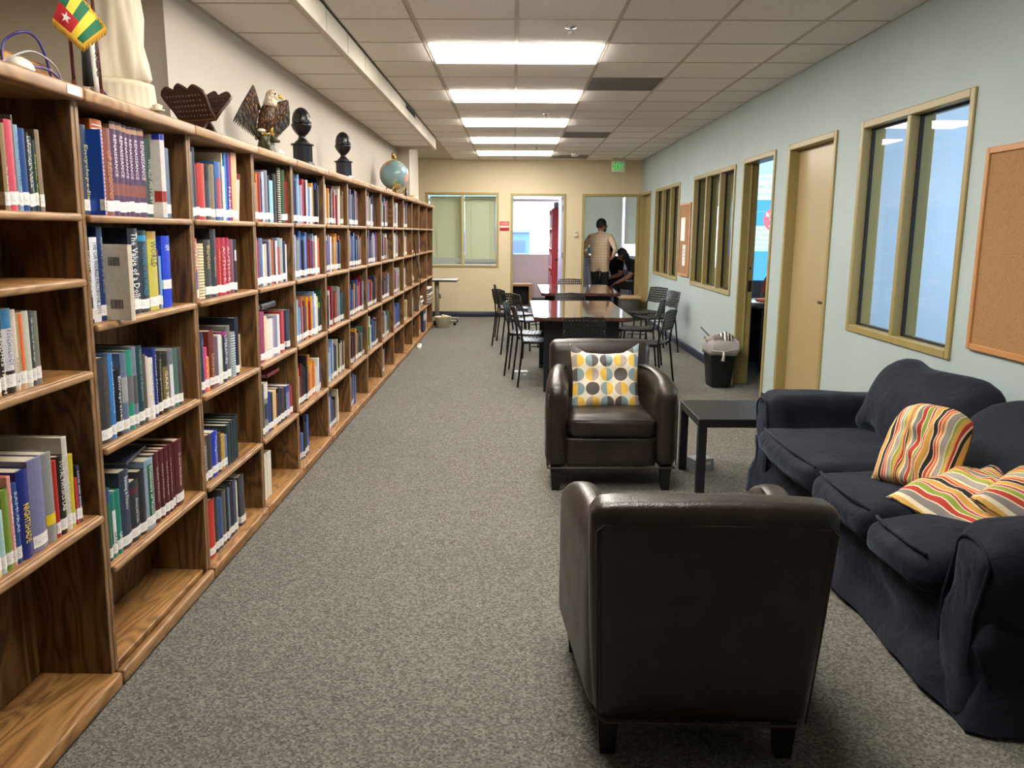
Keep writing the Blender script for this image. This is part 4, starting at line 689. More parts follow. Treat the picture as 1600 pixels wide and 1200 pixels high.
# authored shelves first
for (ci, si), rows in sorted(BOOKS.items()):
    z = SH.get(ci, SHD)[si]; lim = J[ci+1]-.026; last = rows[-1][0]+rows[-1][1]; first = rows[0][0]
    sc = min(1, (lim-first)/(last-first)); top = (SH.get(ci, SHD)[si-1]-.03 if si else 1.866)
    for k, (y, th, h, c, d) in enumerate(rows):
        d = dict(d, c=c); y = first+(y-first)*sc; th *= sc
        h = min(h, top-z-.006)
        if si == 4 and ci != 1: pass
        if d.get('tilt', 0) > 0: y -= h*math.sin(R(d['tilt']))
        if d.get('tilt', 0) < 0: y += h*math.sin(R(-d['tilt']))+.002; 
        put_book(ci, si, k, y, th-.0006, h, d, z+.0006, min(.21, max(.12, h*.72)))
for ci in range(4, 14):
    for si in range(5):
        z = SHD[si]; a, b = J[ci]+.026, J[ci+1]-.026; f = FILL[ci][si]
        if f <= 0: continue
        end = a+(b-a)*f; y = a+rng.uniform(0, .01); k = 0; mean = {0: .25, 1: .245, 2: .24, 3: .235, 4: .235}[si]; run = 0; cur = None
        while y < end:
            if run <= 0:
                cur = rng.choice(PAL); run = rng.choice([1, 1, 1, 1, 2, 3])
            run -= 1
            th = rng.uniform(.014, .052); h = mean+rng.gauss(0, .026); h = max(.17, min(.305, h))
            if y+th > end: th = end-y
            if th < .008: break
            dp = min(.2, h*.75); rec = rng.uniform(0, .015)
            if n_books < 300:
                put_book(ci, si, k, y, th-.0006, h, dict(c=cur, rec=rec), z+.0006, dp)
            else: stuff_book(y, th-.0006, h, srgb(cur), z+.0006, dp, rec)
            y += th; k += 1
me = bpy.data.meshes.new('books_further_along'); me.from_pydata(STUFF['v'], [], STUFF['f']); me.materials.append(M['book']); paint(me, STUFF['c'])
so = bpy.data.objects.new('library_books', me); COL.objects.link(so)
tag(so, 'further rows of library books filling the bookcases toward the far end', 'books', None, 'stuff')
# flat books on top of others
def flat_book(y0, y1, z, th, c, label, x=-1.37, dp=.17, rz=0):
    p = leaned(x, (y0+y1)/2, z); o = empty('book', p, label=label, cat='book'); o.rotation_euler = (0, LEAN, R(rz)); L = (y1-y0)/2
    mb = cover_geo(th, 2*L, dp); cv = mb.build('cover', M['book'], o); cv.data.transform(T(0, L, 0) @ RX(90)); paint(cv.data, srgb(c)); cv.data.transform(T(0, 0, 0))
    pb = MB().box(-dp+.004, -.0072, .003, th-.003, .003, 2*L-.0035).build('page_block', M['pages'], o); pb.data.transform(T(0, L, 0) @ RX(90))
flat_book(4.36, 4.62, SHD[2]+.268, .03, '3a3a46', 'charcoal book lying flat across the third shelf books, fourth bookcase')
flat_book(4.42, 4.66, SHD[3]+.285, .022, '8c2030', 'dark red book lying flat on fourth shelf books, fourth bookcase')
flat_book(2.72, 2.96, SHD[3]+.283, .012, '303a52', 'thin navy booklet lying flat on the fourth shelf, second nearest bookcase', rz=9)
# ---------------------------------------------------------------- ceiling lights and fittings
LNAME = {-6: 'lit fluorescent ceiling panel behind the camera', -3: 'lit fluorescent ceiling panel above the camera, outside the photo', 0: 'largest, nearest lit ceiling panel in the row', 3: 'second nearest lit ceiling panel in the row', 6: 'middle lit ceiling panel of the row of five', 9: 'second farthest lit ceiling panel in the row', 12: 'farthest lit ceiling panel, closest to the back wall'}
for k in lights_k:
    y = Y0+TL*k; c = empty('ceiling_light', (X0, y+TL/2, CEIL), label=LNAME[k], cat='ceiling light', group='row of fluorescent ceiling panels')
    MB().rbox(X0-.590, X0+.590, y+.02, y+TL-.02, CEIL-.022, CEIL+.004, .004, 1, smooth=False).build('diffuser', M['diffuser'], c, world=True)
    f = MB(); a0, a1, b0, b1 = X0-.606, X0+.606, y+.004, y+TL-.004
    f.box(a0, a0+.012, b0, b1, CEIL-.006, CEIL+.009).box(a1-.012, a1, b0, b1, CEIL-.006, CEIL+.009).box(a0, a1, b0, b0+.012, CEIL-.006, CEIL+.009).box(a0, a1, b1-.012, b1, CEIL-.006, CEIL+.009)
    f.build('frame', M['white'], c, world=True)
def extra_light(x, y, z, label, m):
    c = empty('ceiling_light', (x, y, z), label=label, cat='ceiling light')
    MB().rbox(x-.594, x+.594, y-.29, y+.29, z-.004, z+.004, .003, 1, smooth=False).build('diffuser', m, c, world=True)
    MB().box(x-.606, x+.606, y-.30, y+.30, z+.0045, z+.009).build('frame', M['white'], c, world=True)
M['diffuser_fill'] = emis('d4e2ff', 1.5, 'cool_fill_diffuser')  # glow of the panels added to brighten the dark office
extra_light(-2.9, 1.6, LOW-.004, 'added unseen ceiling panel brightening the side bay left of the bookcases', M['diffuser'])  # unseen panel, added to lift the dark wall of the left bay
extra_light(3.9, 3.6, CEIL-.002, 'added unseen cool ceiling panel brightening the glazed office, front', M['diffuser_fill'])  # front and rear office panels are unseen, added for brightness behind window_1
extra_light(3.9, 5.4, CEIL-.002, 'added unseen cool ceiling panel brightening the glazed office, rear', M['diffuser_fill'])
for i, (k, nm) in enumerate(((2, 'nearest'), (8, 'middle'), (13, 'farthest'))):
    y = Y0+TL*k; x = X0+TL; c = empty('air_vent', (x+TL/2, y+TL/2, CEIL), label='grey square return-air grille in the ceiling, '+nm+' of three', cat='vent', group='grey ceiling grilles')
    MB().rbox(x+.008, x+TL-.008, y+.008, y+TL-.008, CEIL-.003, CEIL+.008, .003, 1, smooth=False).build('backing', mat('8c8a86', .7), c, world=True)
    s = MB()
    for j in range(18): yy = y+.03+j*.031; s.box(x+.02, x+TL-.02, -.011, .011, -.001, .001, mtx=T(0, yy, CEIL-.008) @ RX(35))
    s.build('louvre_slats', mat('b4b2ac', .5), c, world=True, kind='stuff')
for (x, y, nm) in ((.344, 5.32, 'nearest'), (.333, 8.99, 'middle'), (.328, 12.56, 'farthest')):
    c = empty('sprinkler', (x, y, CEIL), label='chrome fire sprinkler head in the ceiling, '+nm+' of three', cat='sprinkler', group='ceiling sprinklers')
    MB().lathe([(.038, 0), (.036, -.006), (.012, -.01)], 18, mtx=T(x, y, CEIL-.004)).build('escutcheon', M['chrome'], c, world=True)
    h = MB().lathe([(.009, -.008), (.009, -.03)], 10, c=(x, y, CEIL)); h.tube([(x-.012, y, CEIL-.022), (x-.012, y, CEIL-.042), (x, y, CEIL-.048), (x+.012, y, CEIL-.042), (x+.012, y, CEIL-.022)], .003, 6); h.lathe([(.018, -.049), (.018, -.051)], 14, c=(x, y, CEIL))
    h.build('head', M['chrome'], c, world=True)
c = MB().lathe([(.07, 0), (.07, -.012), (.055, -.035), (.03, -.042)], 20, mtx=T(.973, 13.5, CEIL-.003)).build('smoke_detector', M['white'], None, world=True, label='round white smoke detector on the ceiling near the back', cat='smoke detector')

# ---------------------------------------------------------------- leather armchairs
def armchair(name, loc, rz, label):
    """local: the sitter faces -y; x across"""
    c = empty(name, loc, rz, label=label, cat='armchair'); L = M['leather']
    for sx in (-1, 1):
        def sh(p, u, sx=sx):
            t = (p.y+.36)/.72            # 0 front .. 1 back: arm tapers in and sinks a little behind
            p.x -= sx*.085*max(0, t-.15)*(1 if abs(p.x) > .28 else .6)
            if p.z > .40: p.z += .035*math.sin(min(1, max(0, t))*math.pi)*1.0-.02*max(0, .25-t)*4
            return p
        a = MB(); soft_box(a, sx*.255 if sx > 0 else -.385, .385 if sx > 0 else -.255, -.36, .33, .14, .645, r=.058, n=14, bulge=(.006, .004, .012), wr=.003, fs=7, seed=sx, shape=sh)
        arm = a.build('arm', L, c)
        pts = [(sx*.378, -.352, .16), (sx*.378, -.352, .50), (sx*.372, -.352, .585)]
        MB().tube(pts, .0035, 6).build('arm_seam', M['seam'], arm)
    b = MB(); soft_box(b, -.27, .27, -.345, .30, .14, .33, r=.03, n=8, wr=.002, seed=3); b.build('seat_base', L, c)
    s = MB(); soft_box(s, -.258, .258, -.365, .24, .315, .455, r=.05, n=12, bulge=(.0, .012, .02), wr=.005, fs=6, seed=5); cu = s.build('seat_cushion', L, c)
    q = MB(); q.tube([(-.245, -.362, .43), (-.1, -.374, .437), (.1, -.374, .437), (.245, -.362, .43)], .003, 6); q.build('cushion_seam', M['seam'], cu)
    def rec(p, u):
        p.y += .13*max(0, p.z-.14)
        p.y -= .012*math.cos(p.x*4)*(1 if u.y < 0 else -.3)
        p.x *= 1+.09*max(0, (p.z-.14))/.66
        return p
    k = MB(); soft_box(k, -.30, .30, .215, .345, .135, .805, r=.042, n=16, bulge=(.006, .014, .008), wr=.004, fs=5, seed=9, shape=rec); bk = k.build('backrest', L, c)
    # welt lines of the back panel
    def bp(x, z, off=.004): return (x*(1+.09*(z-.14)/.66), .345+.13*(z-.14)+off, z)
    w_ = MB(); w_.tube([bp(-.29, .15), bp(-.29, .45), bp(-.287, .735), bp(-.27, .752), bp(0, .757, .009), bp(.27, .752), bp(.287, .735), bp(.29, .45), bp(.29, .15)], .0032, 6)
    w_.build('back_seam', M['seam'], bk)
    MB().tube([(-.27, .352, .142), (.27, .352, .142), (.30, .30, .142), (.375, -.34, .142), (.35, -.355, .142), (-.35, -.355, .142), (-.375, -.34, .142), (-.30, .30, .142)], .005, 6, closed=True).build('bottom_welt', M['seam'], c)
    for sx in (-1, 1):
        for yy in (-.31, .27):
            x = sx*(.325 if yy < 0 else .255); m = MB(); d = .032
            m.add([(x-d*.7, yy-d*.7, 0), (x+d*.7, yy-d*.7, 0), (x+d*.7, yy+d*.7, 0), (x-d*.7, yy+d*.7, 0), (x-d, yy-d, .15), (x+d, yy-d, .15), (x+d, yy+d, .15), (x-d, yy+d, .15)], [(0,3,2,1),(4,5,6,7),(0,1,5,4),(1,2,6,5),(2,3,7,6),(3,0,4,7)])
            m.build('leg', M['black'], c)
    return c
A = armchair('leather_armchair', (.572, 4.96, 0), R(1), 'dark brown leather armchair facing the camera with circle-print cushion')
B = armchair('leather_armchair', (.545, 2.43, 0), R(178), 'dark brown leather armchair in the foreground, turned back to the camera')
def circle_print():
    n = NT('circle_print_cotton'); tc = n.n('ShaderNodeTexCoord'); mp = n.n('ShaderNodeMapping'); mp.inputs['Scale'].default_value = (11.4, 1, 11.4); mp.inputs['Location'].default_value = (.5, 0, .1)
    n.l(tc.outputs['Object'], mp.inputs[0]); sp = n.n('ShaderNodeSeparateXYZ'); n.l(mp.outputs[0], sp.inputs[0])
    def mth(op, a, b=None):
        m = n.n('ShaderNodeMath', operation=op)
        for i, q in enumerate((a, b)):
            if q is None: continue
            if isinstance(q, (int, float)): m.inputs[i].default_value = q
            else: n.l(q, m.inputs[i])
        return m.outputs[0]
    col = mth('FLOOR', sp.outputs[0]); par = mth('MULTIPLY', mth('FLOORED_MODULO', col, 2), .5)
    zz = mth('ADD', sp.outputs[2], 0); rowi = mth('FLOOR', zz)
    fx = mth('SUBTRACT', mth('FRACT', sp.outputs[0]), .5); fz = mth('SUBTRACT', mth('FRACT', zz), .5)
    r = mth('SQRT', mth('ADD', mth('MULTIPLY', fx, fx), mth('MULTIPLY', fz, fz)))
    ins = mth('LESS_THAN', r, .465); side = mth('GREATER_THAN', fx, 0)
    idx = mth('FLOORED_MODULO', mth('ADD', mth('ADD', mth('MULTIPLY', col, 2), side), mth('MULTIPLY', rowi, 3)), 7)
    pick = n.ramp(mth('DIVIDE', mth('ADD', idx, .5), 7), [(0, srgb('d8b04c')), (1/7, srgb('7d9296')), (2/7, srgb('55504c')), (3/7, srgb('55504c')), (4/7, srgb('7d9296')), (5/7, srgb('d8b04c')), (6/7, srgb('a3968c'))], 'CONSTANT')
    mx = n.n('ShaderNodeMix', data_type='RGBA'); n.l(ins, mx.inputs[0]); mx.inputs[6].default_value = (*srgb('d6cdb8'), 1); n.l(pick, mx.inputs[7]); n.l(mx.outputs[2], n.b.inputs['Base Color'])
    n.p(rough=.9); f = n.n('ShaderNodeTexNoise', i_Scale=300.0); n.l(tc.outputs['Object'], f.inputs['Vector']); n.bump(f.outputs[0], .1, .002); return n.m
def stripes(name, axis=0, scale=1.0):
    n = NT(name); tc = n.n('ShaderNodeTexCoord'); sp = n.n('ShaderNodeSeparateXYZ'); n.l(tc.outputs['Object'], sp.inputs[0])
    m = n.n('ShaderNodeMath', operation='MULTIPLY', i_1=1/.235*scale); n.l(sp.outputs[axis], m.inputs[0]); a = n.n('ShaderNodeMath', operation='ADD', i_1=10.13); n.l(m.outputs[0], a.inputs[0])
    f = n.n('ShaderNodeMath', operation='FRACT'); n.l(a.outputs[0], f.inputs[0])
    cs = [('e6d8bc', 2), ('8a8480', 4), ('e6d8bc', 1), ('b8402e', 4), ('e6d8bc', 1), ('8fa040', 4), ('e6d8bc', 1), ('b84a58', 2), ('e6d8bc', .8), ('d89a48', 1), ('d0a04c', 4), ('e6d8bc', 1), ('2a2624', 4), ('e6d8bc', 1), ('c4502f', 3), ('e6d8bc', .8), ('d87a38', 2), ('e6d8bc', 2), ('6a6664', .6), ('a8a29a', 4), ('e6d8bc', 1), ('9aa84c', 2), ('d8b060', 3), ('c03a30', 2), ('e6d8bc', 1), ('2a2624', 1.5), ('d4a858', 3)]
    tot = sum(k for _, k in cs); st = []; p = 0
    for c_, k in cs: st.append((p/tot, srgb(c_))); p += k
    n.l(n.ramp(f.outputs[0], st, 'CONSTANT'), n.b.inputs['Base Color']); n.p(rough=.9); return n.m
M['circles'] = circle_print(); M['stripe'] = stripes('multicolour_stripe_cotton', 0, 1.25)
def cushion(name, label, m, wd, ht, th, mtx, seed, bend=None, wr=.012):
    p = MB(); pillow_mesh(p, wd, ht, th, wr=wr, seed=seed, bend=bend); o = p.build(name, m); o.matrix_world = mtx; return tag(o, label, 'cushion')
def ears(p, u, v):
    if v > .6: p.z += .035*max(0, abs(u)-.55)/.45*(v-.6)/.4*1.3-.012*(1-abs(u))
    p.y += .02*math.sin(v*3+1)*(1-abs(u))
    return p
cushion('scatter_cushion', 'cushion with grey, yellow and blue half-circle print on leather armchair', M['circles'], .43, .385, .15, T(.567, 4.94, .60) @ RZ(2) @ RX(-18), 3, ears)

# ---------------------------------------------------------------- navy sofa against the right wall
sofa = empty('navy_sofa', (1.8, 3.38, 0), label='three-seat sofa in a loose navy velvet cover with skirt', cat='sofa'); V = M['velvet']
def spart(mb, name, m=V): return mb.build(name, m, sofa, world=True)
SY0, SY1 = 2.25, 4.55
b = MB(); soft_box(b, 1.44, 2.15, SY0+.06, SY1-.06, .03, .34, r=.03, n=10, wr=.006, seed=2); spart(b, 'base')
def skirt():
    m = MB(); path = []
    n1 = 70
    for i in range(n1+1): path.append((1.41, SY1-(SY1-SY0)*i/n1, -1, 0))
    for i in range(1, 26): path.append((1.41+.76*i/25, SY0, 0, -1))
    pre = [(1.41+.76*i/25, SY1, 0, 1) for i in range(25, 0, -1)]
    path = pre+path; L = 9; vs = []
    for i, (x, y, nx, ny) in enumerate(path):
        s_ = i*.035
        for j in range(L):
            t = j/(L-1); z = .36-.335*t+.012*math.sin(s_*9)*t
            fl = t*t*.045+(.014*t+.004)*math.sin(s_*7+1.3*math.sin(s_*2.1))+.022*noise.noise(Vector((s_*5, t*3, 4)))
            z += .006*noise.noise(Vector((s_*4, 1, 2)))*t
            # long diagonal drag folds in the cover
            fl += .022*math.sin(9*t+s_*1.9)*math.exp(-((t-.45)/.35)**2)
            vs.append((x+nx*fl, y+ny*fl, z))
    fs = [(i*L+j, (i+1)*L+j, (i+1)*L+j+1, i*L+j+1) for i in range(len(path)-1) for j in range(L-1)]
    m.add(vs, fs, 0, True); return m
spart(skirt(), 'skirt')
def armshape(sg):
    def f(p, u):
        p.z = max(.02, p.z); t = max(0, (p.z-.34)/.28); p.y += sg*(.05*math.sin(min(1, t)*math.pi*.8))    # rolls outward
        p.x += .006*math.sin(p.z*23+sg)*(1 if p.x < 1.5 else 0)
        if p.z > .5: p.z += .012*math.sin(p.x*5)
        return p
    return f
for nm, a0, a1, sg, sd in (('far', 4.28, 4.53, 1, 11), ('near', 2.255, 2.50, -1, 12)):
    m = MB(); soft_box(m, 1.392, 2.17, a0, a1, -.14, .625, r=.075, n=16, bulge=(.014, .008, .008), wr=.010, fs=5, seed=sd, shape=armshape(sg)); ar = spart(m, 'armrest')
    pts = []
    cy = (a0+a1)/2; hw = (a1-a0)/2-.035
    for i in range(15):
        a = math.pi*i/14; zz = .53+.07*math.sin(a); pts.append((1.391, cy+hw*math.cos(a)+sg*.05*math.sin(min(1, (zz-.34)/.28)*math.pi*.8), zz))
    pts = [(1.393, cy+hw, .2), (1.392, cy+hw, .36)]+pts+[(1.392, cy-hw, .36), (1.393, cy-hw, .2)]
    MB().tube(pts, .006, 6).build('piping', V, ar, world=True)
bk = MB(); soft_box(bk, 2.0, 2.225, SY0+.05, SY1-.05, .2, .70, r=.08, n=10, wr=.01, seed=21); spart(bk, 'back_frame')
for i, (y0, y1) in enumerate(((3.46, 4.27), (2.90, 3.46), (2.47, 2.90))):
    m = MB(); soft_box(m, 1.315, 2.02, y0+.003, y1-.003, .335, .485, r=.06, n=14, bulge=(.022, .004, .022), wr=.014, fs=5.5, seed=30+i); sc = spart(m, 'seat_cushion')
    MB().tube([(1.345, y0+.03, .477), (1.327, (y0+y1)/2-.1, .483), (1.327, (y0+y1)/2+.1, .483), (1.345, y1-.03, .477)], .006, 6).build('piping', V, sc, world=True)
for i, (y0, y1, zt, yaw) in enumerate(((3.44, 4.29, .845, 3), (2.48, 3.42, .83, -2))):
    def lean(p, u, zt=zt, i=i, y1=y1):
        t = (p.z-.46)/.42; p.x += .20*t+.02*math.sin(p.y*6)*t
        if i == 0: p.z += .05*t*max(0, (p.y-3.5)/.8)-.035*t*max(0, (3.6-p.y)/.3)
        return p
    m = MB(); soft_box(m, 1.79, 1.99, y0, y1, .465, zt-.02, r=.085, n=16, bulge=(.045, .01, .016), wr=.034, fs=4.6, seed=40+i, shape=lean); spart(m, 'back_cushion')
def slump(p, u, v):
    p.y += -.05*(1-u*u)*max(0, v)+.03*v; p.x += .03*v*v*(1-abs(u)); p.z -= .05*max(0, v)*abs(u)**3; p.x *= 1-.18*max(0, v)**2
    return p
def mat_rows(right, fw, up, loc): return Matrix(((right[0], fw[0], up[0], loc[0]), (right[1], fw[1], up[1], loc[1]), (right[2], fw[2], up[2], loc[2]), (0, 0, 0, 1)))
cushion('striped_cushion', 'striped cushion standing upright in the middle of the navy sofa', M['stripe'], .35, .37, .15, T(1.655, 3.17, .66) @ RZ(-60) @ RX(-17), 5, slump, wr=.02)
def sag(p, u, v):
    p.y += .035*(u*u+v*v)-.02*math.cos(u*3)*math.cos(v*2)
    return p
cushion('striped_cushion', 'striped cushion lying flat at the front of the sofa seat', M['stripe'], .46, .46, .14, T(1.74, 2.88, .548) @ RZ(22) @ RY(-6) @ RX(-80), 8, sag, wr=.02)
cushion('striped_cushion', 'striped cushion leaning by the right edge beside the near sofa arm', M['stripe'], .46, .46, .15, T(1.93, 2.70, .585) @ RZ(38) @ RY(-10) @ RX(-64), 12, sag, wr=.02)

# ---------------------------------------------------------------- square black side table
st = empty('side_table', (1.345, 4.835, 0), label='low square black side table between the leather armchair and sofa', cat='side table')
bl = mat('17171a', .38, 0, .02)
MB().rbox(1.07, 1.62, 4.56, 5.11, .40, .45, .003, 1, smooth=False).build('tabletop', bl, st, world=True)
for x in (1.07, 1.57):
    for y in (4.56, 5.06): MB().rbox(x+.001, x+.049, y+.001, y+.049, 0, .401, .002, 1, smooth=False).build('leg', bl, st, world=True)
def outlet(loc, label, rz=0):
    c = empty('floor_outlet', loc, rz, label=label, cat='floor outlet', group='raised floor outlets')
    m = MB(); m.add([(-.075, -.06, 0), (.075, -.06, 0), (.075, .06, 0), (-.075, .06, 0), (-.07, -.055, .075), (.07, -.055, .075), (.07, .055, .075), (-.07, .055, .075)], [(0,3,2,1),(4,5,6,7),(0,1,5,4),(1,2,6,5),(2,3,7,6),(3,0,4,7)]); m.build('box', mat('b8bcc0', .35, .5), c)
    for x in (-.03, .03): MB().rbox(x-.018, x+.018, -.0575, -.0565, .02, .055, .001, 1).build('socket', M['white'], c)
outlet((.08, 8.40, 0), 'grey metal outlet box on the carpet by the left chairs', R(8))
outlet((1.21, 5.10, 0), 'grey metal outlet box under the side table', R(20))

# ---------------------------------------------------------------- conference tables
def table(x0, x1, y0, y1, label):
    t = empty('conference_table', ((x0+x1)/2, (y0+y1)/2, 0), label=label, cat='table', group='two conference tables')
    c = .05; poly = [(x0+c, y0), (x1-c, y0), (x1, y0+c), (x1, y1-c), (x1-c, y1), (x0+c, y1), (x0, y1-c), (x0, y0+c)]
    MB().prism(poly, .705, .735, 'z').build('tabletop', M['walnut'], t, world=True)
    MB().prism([(p[0]*1.0, p[1]) for p in poly], .695, .7045, 'z').build('edge_band', mat('24120e', .3), t, world=True)
    for yy in (y0+.22, y1-.26): MB().rbox(x0+.10, x1-.10, yy, yy+.04, .02, .696, .003, 1, smooth=False).build('panel_leg', M['black'], t, world=True)
    MB().rbox(x0+.10, x1-.10, y0+.2, y0+.28, 0, .03, .004, 1).build('foot', M['black'], t, world=True); MB().rbox(x0+.10, x1-.10, y1-.28, y1-.2, 0, .03, .004, 1).build('foot', M['black'], t, world=True)
    MB().rbox((x0+x1)/2-.02, (x0+x1)/2+.02, y0+.26, y1-.26, .3, .66, .003, 1).build('modesty_panel', M['black'], t, world=True)
table(.19, 1.10, 7.45, 9.33, 'glossy dark conference table nearest, behind the leather armchair')
table(.36, 1.38, 10.50, 12.25, 'glossy dark conference table farther back, near the doorways')

# ---------------------------------------------------------------- stacking chairs
def perforated(w_, h_, nx, nz, th, hole=.45, curve=None):
    vs = []; fs = []; mb = MB()
    dx, dz = w_/nx, h_/nz
    for side in (0, 1):
        for i in range(nx):
            for j in range(nz):
                x0, z0 = -w_/2+i*dx, j*dz; a, b2 = (1-hole)/2, 1-(1-hole)/2
                o = [(x0, z0), (x0+dx, z0), (x0+dx, z0+dz), (x0, z0+dz)]; q = [(x0+dx*a, z0+dz*a), (x0+dx*b2, z0+dz*a), (x0+dx*b2, z0+dz*b2), (x0+dx*a, z0+dz*b2)]
                y = th*side; base = len(vs)
                vs += [(p[0], y, p[1]) for p in o+q]
                for e in range(4): fs.append((base+e, base+(e+1) % 4, base+4+(e+1) % 4, base+4+e))
    half = len(vs)//2
    for c_ in range(nx*nz):
        for e in range(4): fs.append((c_*8+4+e, c_*8+4+(e+1) % 4, half+c_*8+4+(e+1) % 4, half+c_*8+4+e))
    if curve: vs = [curve(*v) for v in vs]
    mb.add(vs, fs)
    return mb
def chair_proto():
    """local: sitter faces -y, backrest at +y"""
    c = empty('stacking_chair', (0, 0, 0)); P_ = mat('15161a', .38); F = M['blackm']
    cb = lambda x, y, z: (x, .215+y+.55*x*x+.10*(z-.13), .555+z) if False else (x, .19+y+(z)*.22-.45*x*x*0+.5*x*x, .575+z)
    b = perforated(.36, .185, 12, 6, .006, .5, cb)
    rim = [cb(-.18, .003, .0), cb(0, .003, -.004), cb(.18, .003, 0), cb(.186, .003, .09), cb(.178, .003, .185), cb(.0, .003, .196), cb(-.178, .003, .185), cb(-.186, .003, .09)]
    b.tube(rim, .008, 6, closed=True); b.build('backrest', P_, c)
    sb = lambda x, y, z: (x*(1-.1*z), .17-z, .445+y-.10*(.5-abs(z/.38-.5))*.2-.02*max(0, z-.33)*4)
    s = perforated(.38, .38, 12, 10, .006, .5, sb); s.tube([sb(-.19, .003, 0), sb(.19, .003, 0), sb(.193, .003, .2), sb(.185, .003, .385), sb(0, .003, .392), sb(-.185, .003, .385), sb(-.193, .003, .2)], .009, 6, closed=True); s.build('seat', P_, c)
    for sx in (-1, 1):
        MB().tube([(sx*.215, .235, 0), (sx*.205, .20, .30), (sx*.198, .185, .44), (sx*.186, .20, .56), (sx*.178, .228, .66)], .0105, 8).build('leg', F, c)
        MB().tube([(sx*.215, -.235, 0), (sx*.195, -.20, .40), (sx*.19, -.185, .432), (sx*.19, -.13, .437), (sx*.196, .185, .437)], .0105, 8).build('leg', F, c)
        MB().tube([(sx*.2, .1, .4), (sx*.195, -.1, .4)], .006, 6).build('stacking_bumper', M['rubber'], c)
    MB().tube([(-.196, .15, .432), (.196, .15, .432)], .008, 6).build('crossbar', F, c); MB().tube([(-.19, -.16, .432), (.19, -.16, .432)], .008, 6).build('crossbar', F, c)
    return c
proto = chair_proto()
# x, y, heading (0: sitter faces the camera, 180: sitter faces away)
CH = [(.25, 8.12, 97, 'black perforated chair at the near table, nearest on its left side'), (.16, 8.72, 84, 'black perforated chair at the near table, second on its left side'),
      (.02, 10.75, 118, 'black perforated chair left of the far table, turned toward it'), (-.02, 11.6, 95, 'black perforated chair farthest on the left, by the doorway'), (.16, 10.05, 128, 'black perforated chair at the far table, inner left corner'),
      (.625, 7.36, 180, 'black perforated chair at the near end of the near table, back to camera'), (.70, 9.80, 2, 'black perforated chair between the two tables'), (.90, 12.9, 0, 'black perforated chair at the far end of the far table'),
      (1.30, 7.95, 243, 'black perforated chair at the near table, nearest on its right side'), (1.42, 9.15, 252, 'black perforated chair at the near table, far right side'), (1.82, 10.45, 285, 'black perforated chair standing by the right wall, front of the pair'), (1.78, 11.1, 300, 'black perforated chair standing by the right wall, behind its twin')]
for i, (x, y, a, lb) in enumerate(CH):
    c = proto if i == 0 else copy_tree(proto); c.location = (x, y, 0); c.rotation_euler = (0, 0, R(a)); tag(c, lb, 'chair', 'black stacking chairs around the tables')
# ---------------------------------------------------------------- things standing on the bookcases
TOPZ = 1.912
def on_top(x, y): return leaned(x, y, TOPZ)
# plaster statue of a draped figure
p0 = on_top(-1.43, 3.02); st_ = empty('plaster_statue', p0, R(-20), label='white plaster draped statue on a fluted base atop the nearest bookcases', cat='statue')
pl = mat('cfc4ac', .6, 0, .08)
b = MB(); b.lathe([(.118, 0), (.12, .012), (.112, .02), (.108, .075), (.115, .083), (.113, .095), (.10, .1)], 96, fold=lambda a, z: 1+(.075*abs(math.sin(a*13)) if .015 < z < .08 else 0)); b.build('fluted_base', pl, st_)
def fold(a, z): return 1+(.13*math.sin(a*4+z*12)+.10*math.sin(a*7-z*16+1)+.06*math.sin(a*13+z*9))*min(1, max(.25, 1.25-z*1.6))
g = MB(); g.lathe([(.098, .095), (.108, .11), (.104, .16), (.094, .24), (.088, .32), (.084, .38), (.088, .44), (.086, .50), (.06, .55), (.03, .575)], 72, fold=fold, mtx=Matrix.Scale(.85, 4, (0, 1, 0))); g.build('draped_robe', pl, st_)
h = MB(); h.lathe([(.03, .565), (.027, .60)], 16); h.ball((0, 0, .645), (.042, .05, .055), 18, 12); h.ball((.0, -.05, .64), (.008, .012, .012)); h.ball((0, .02, .665), (.048, .048, .045)); h.build('head', pl, st_)
arm_ = MB(); arm_.tube([(.085, 0, .52), (.105, -.03, .43), (.07, -.085, .40), (.0, -.095, .41)], [.026, .024, .019, .014], 12); arm_.tube([(-.085, 0, .52), (-.11, -.02, .42), (-.07, -.08, .37), (0, -.095, .385)], [.026, .024, .019, .014], 12); arm_.build('arms', pl, st_)
kn = MB(); kn.lathe([(.02, 0), (.024, .006), (.012, .01), (.018, .02), (.006, .026)], 14, c=(.135, .03, 0)); kn.build('scroll_foot', pl, st_)
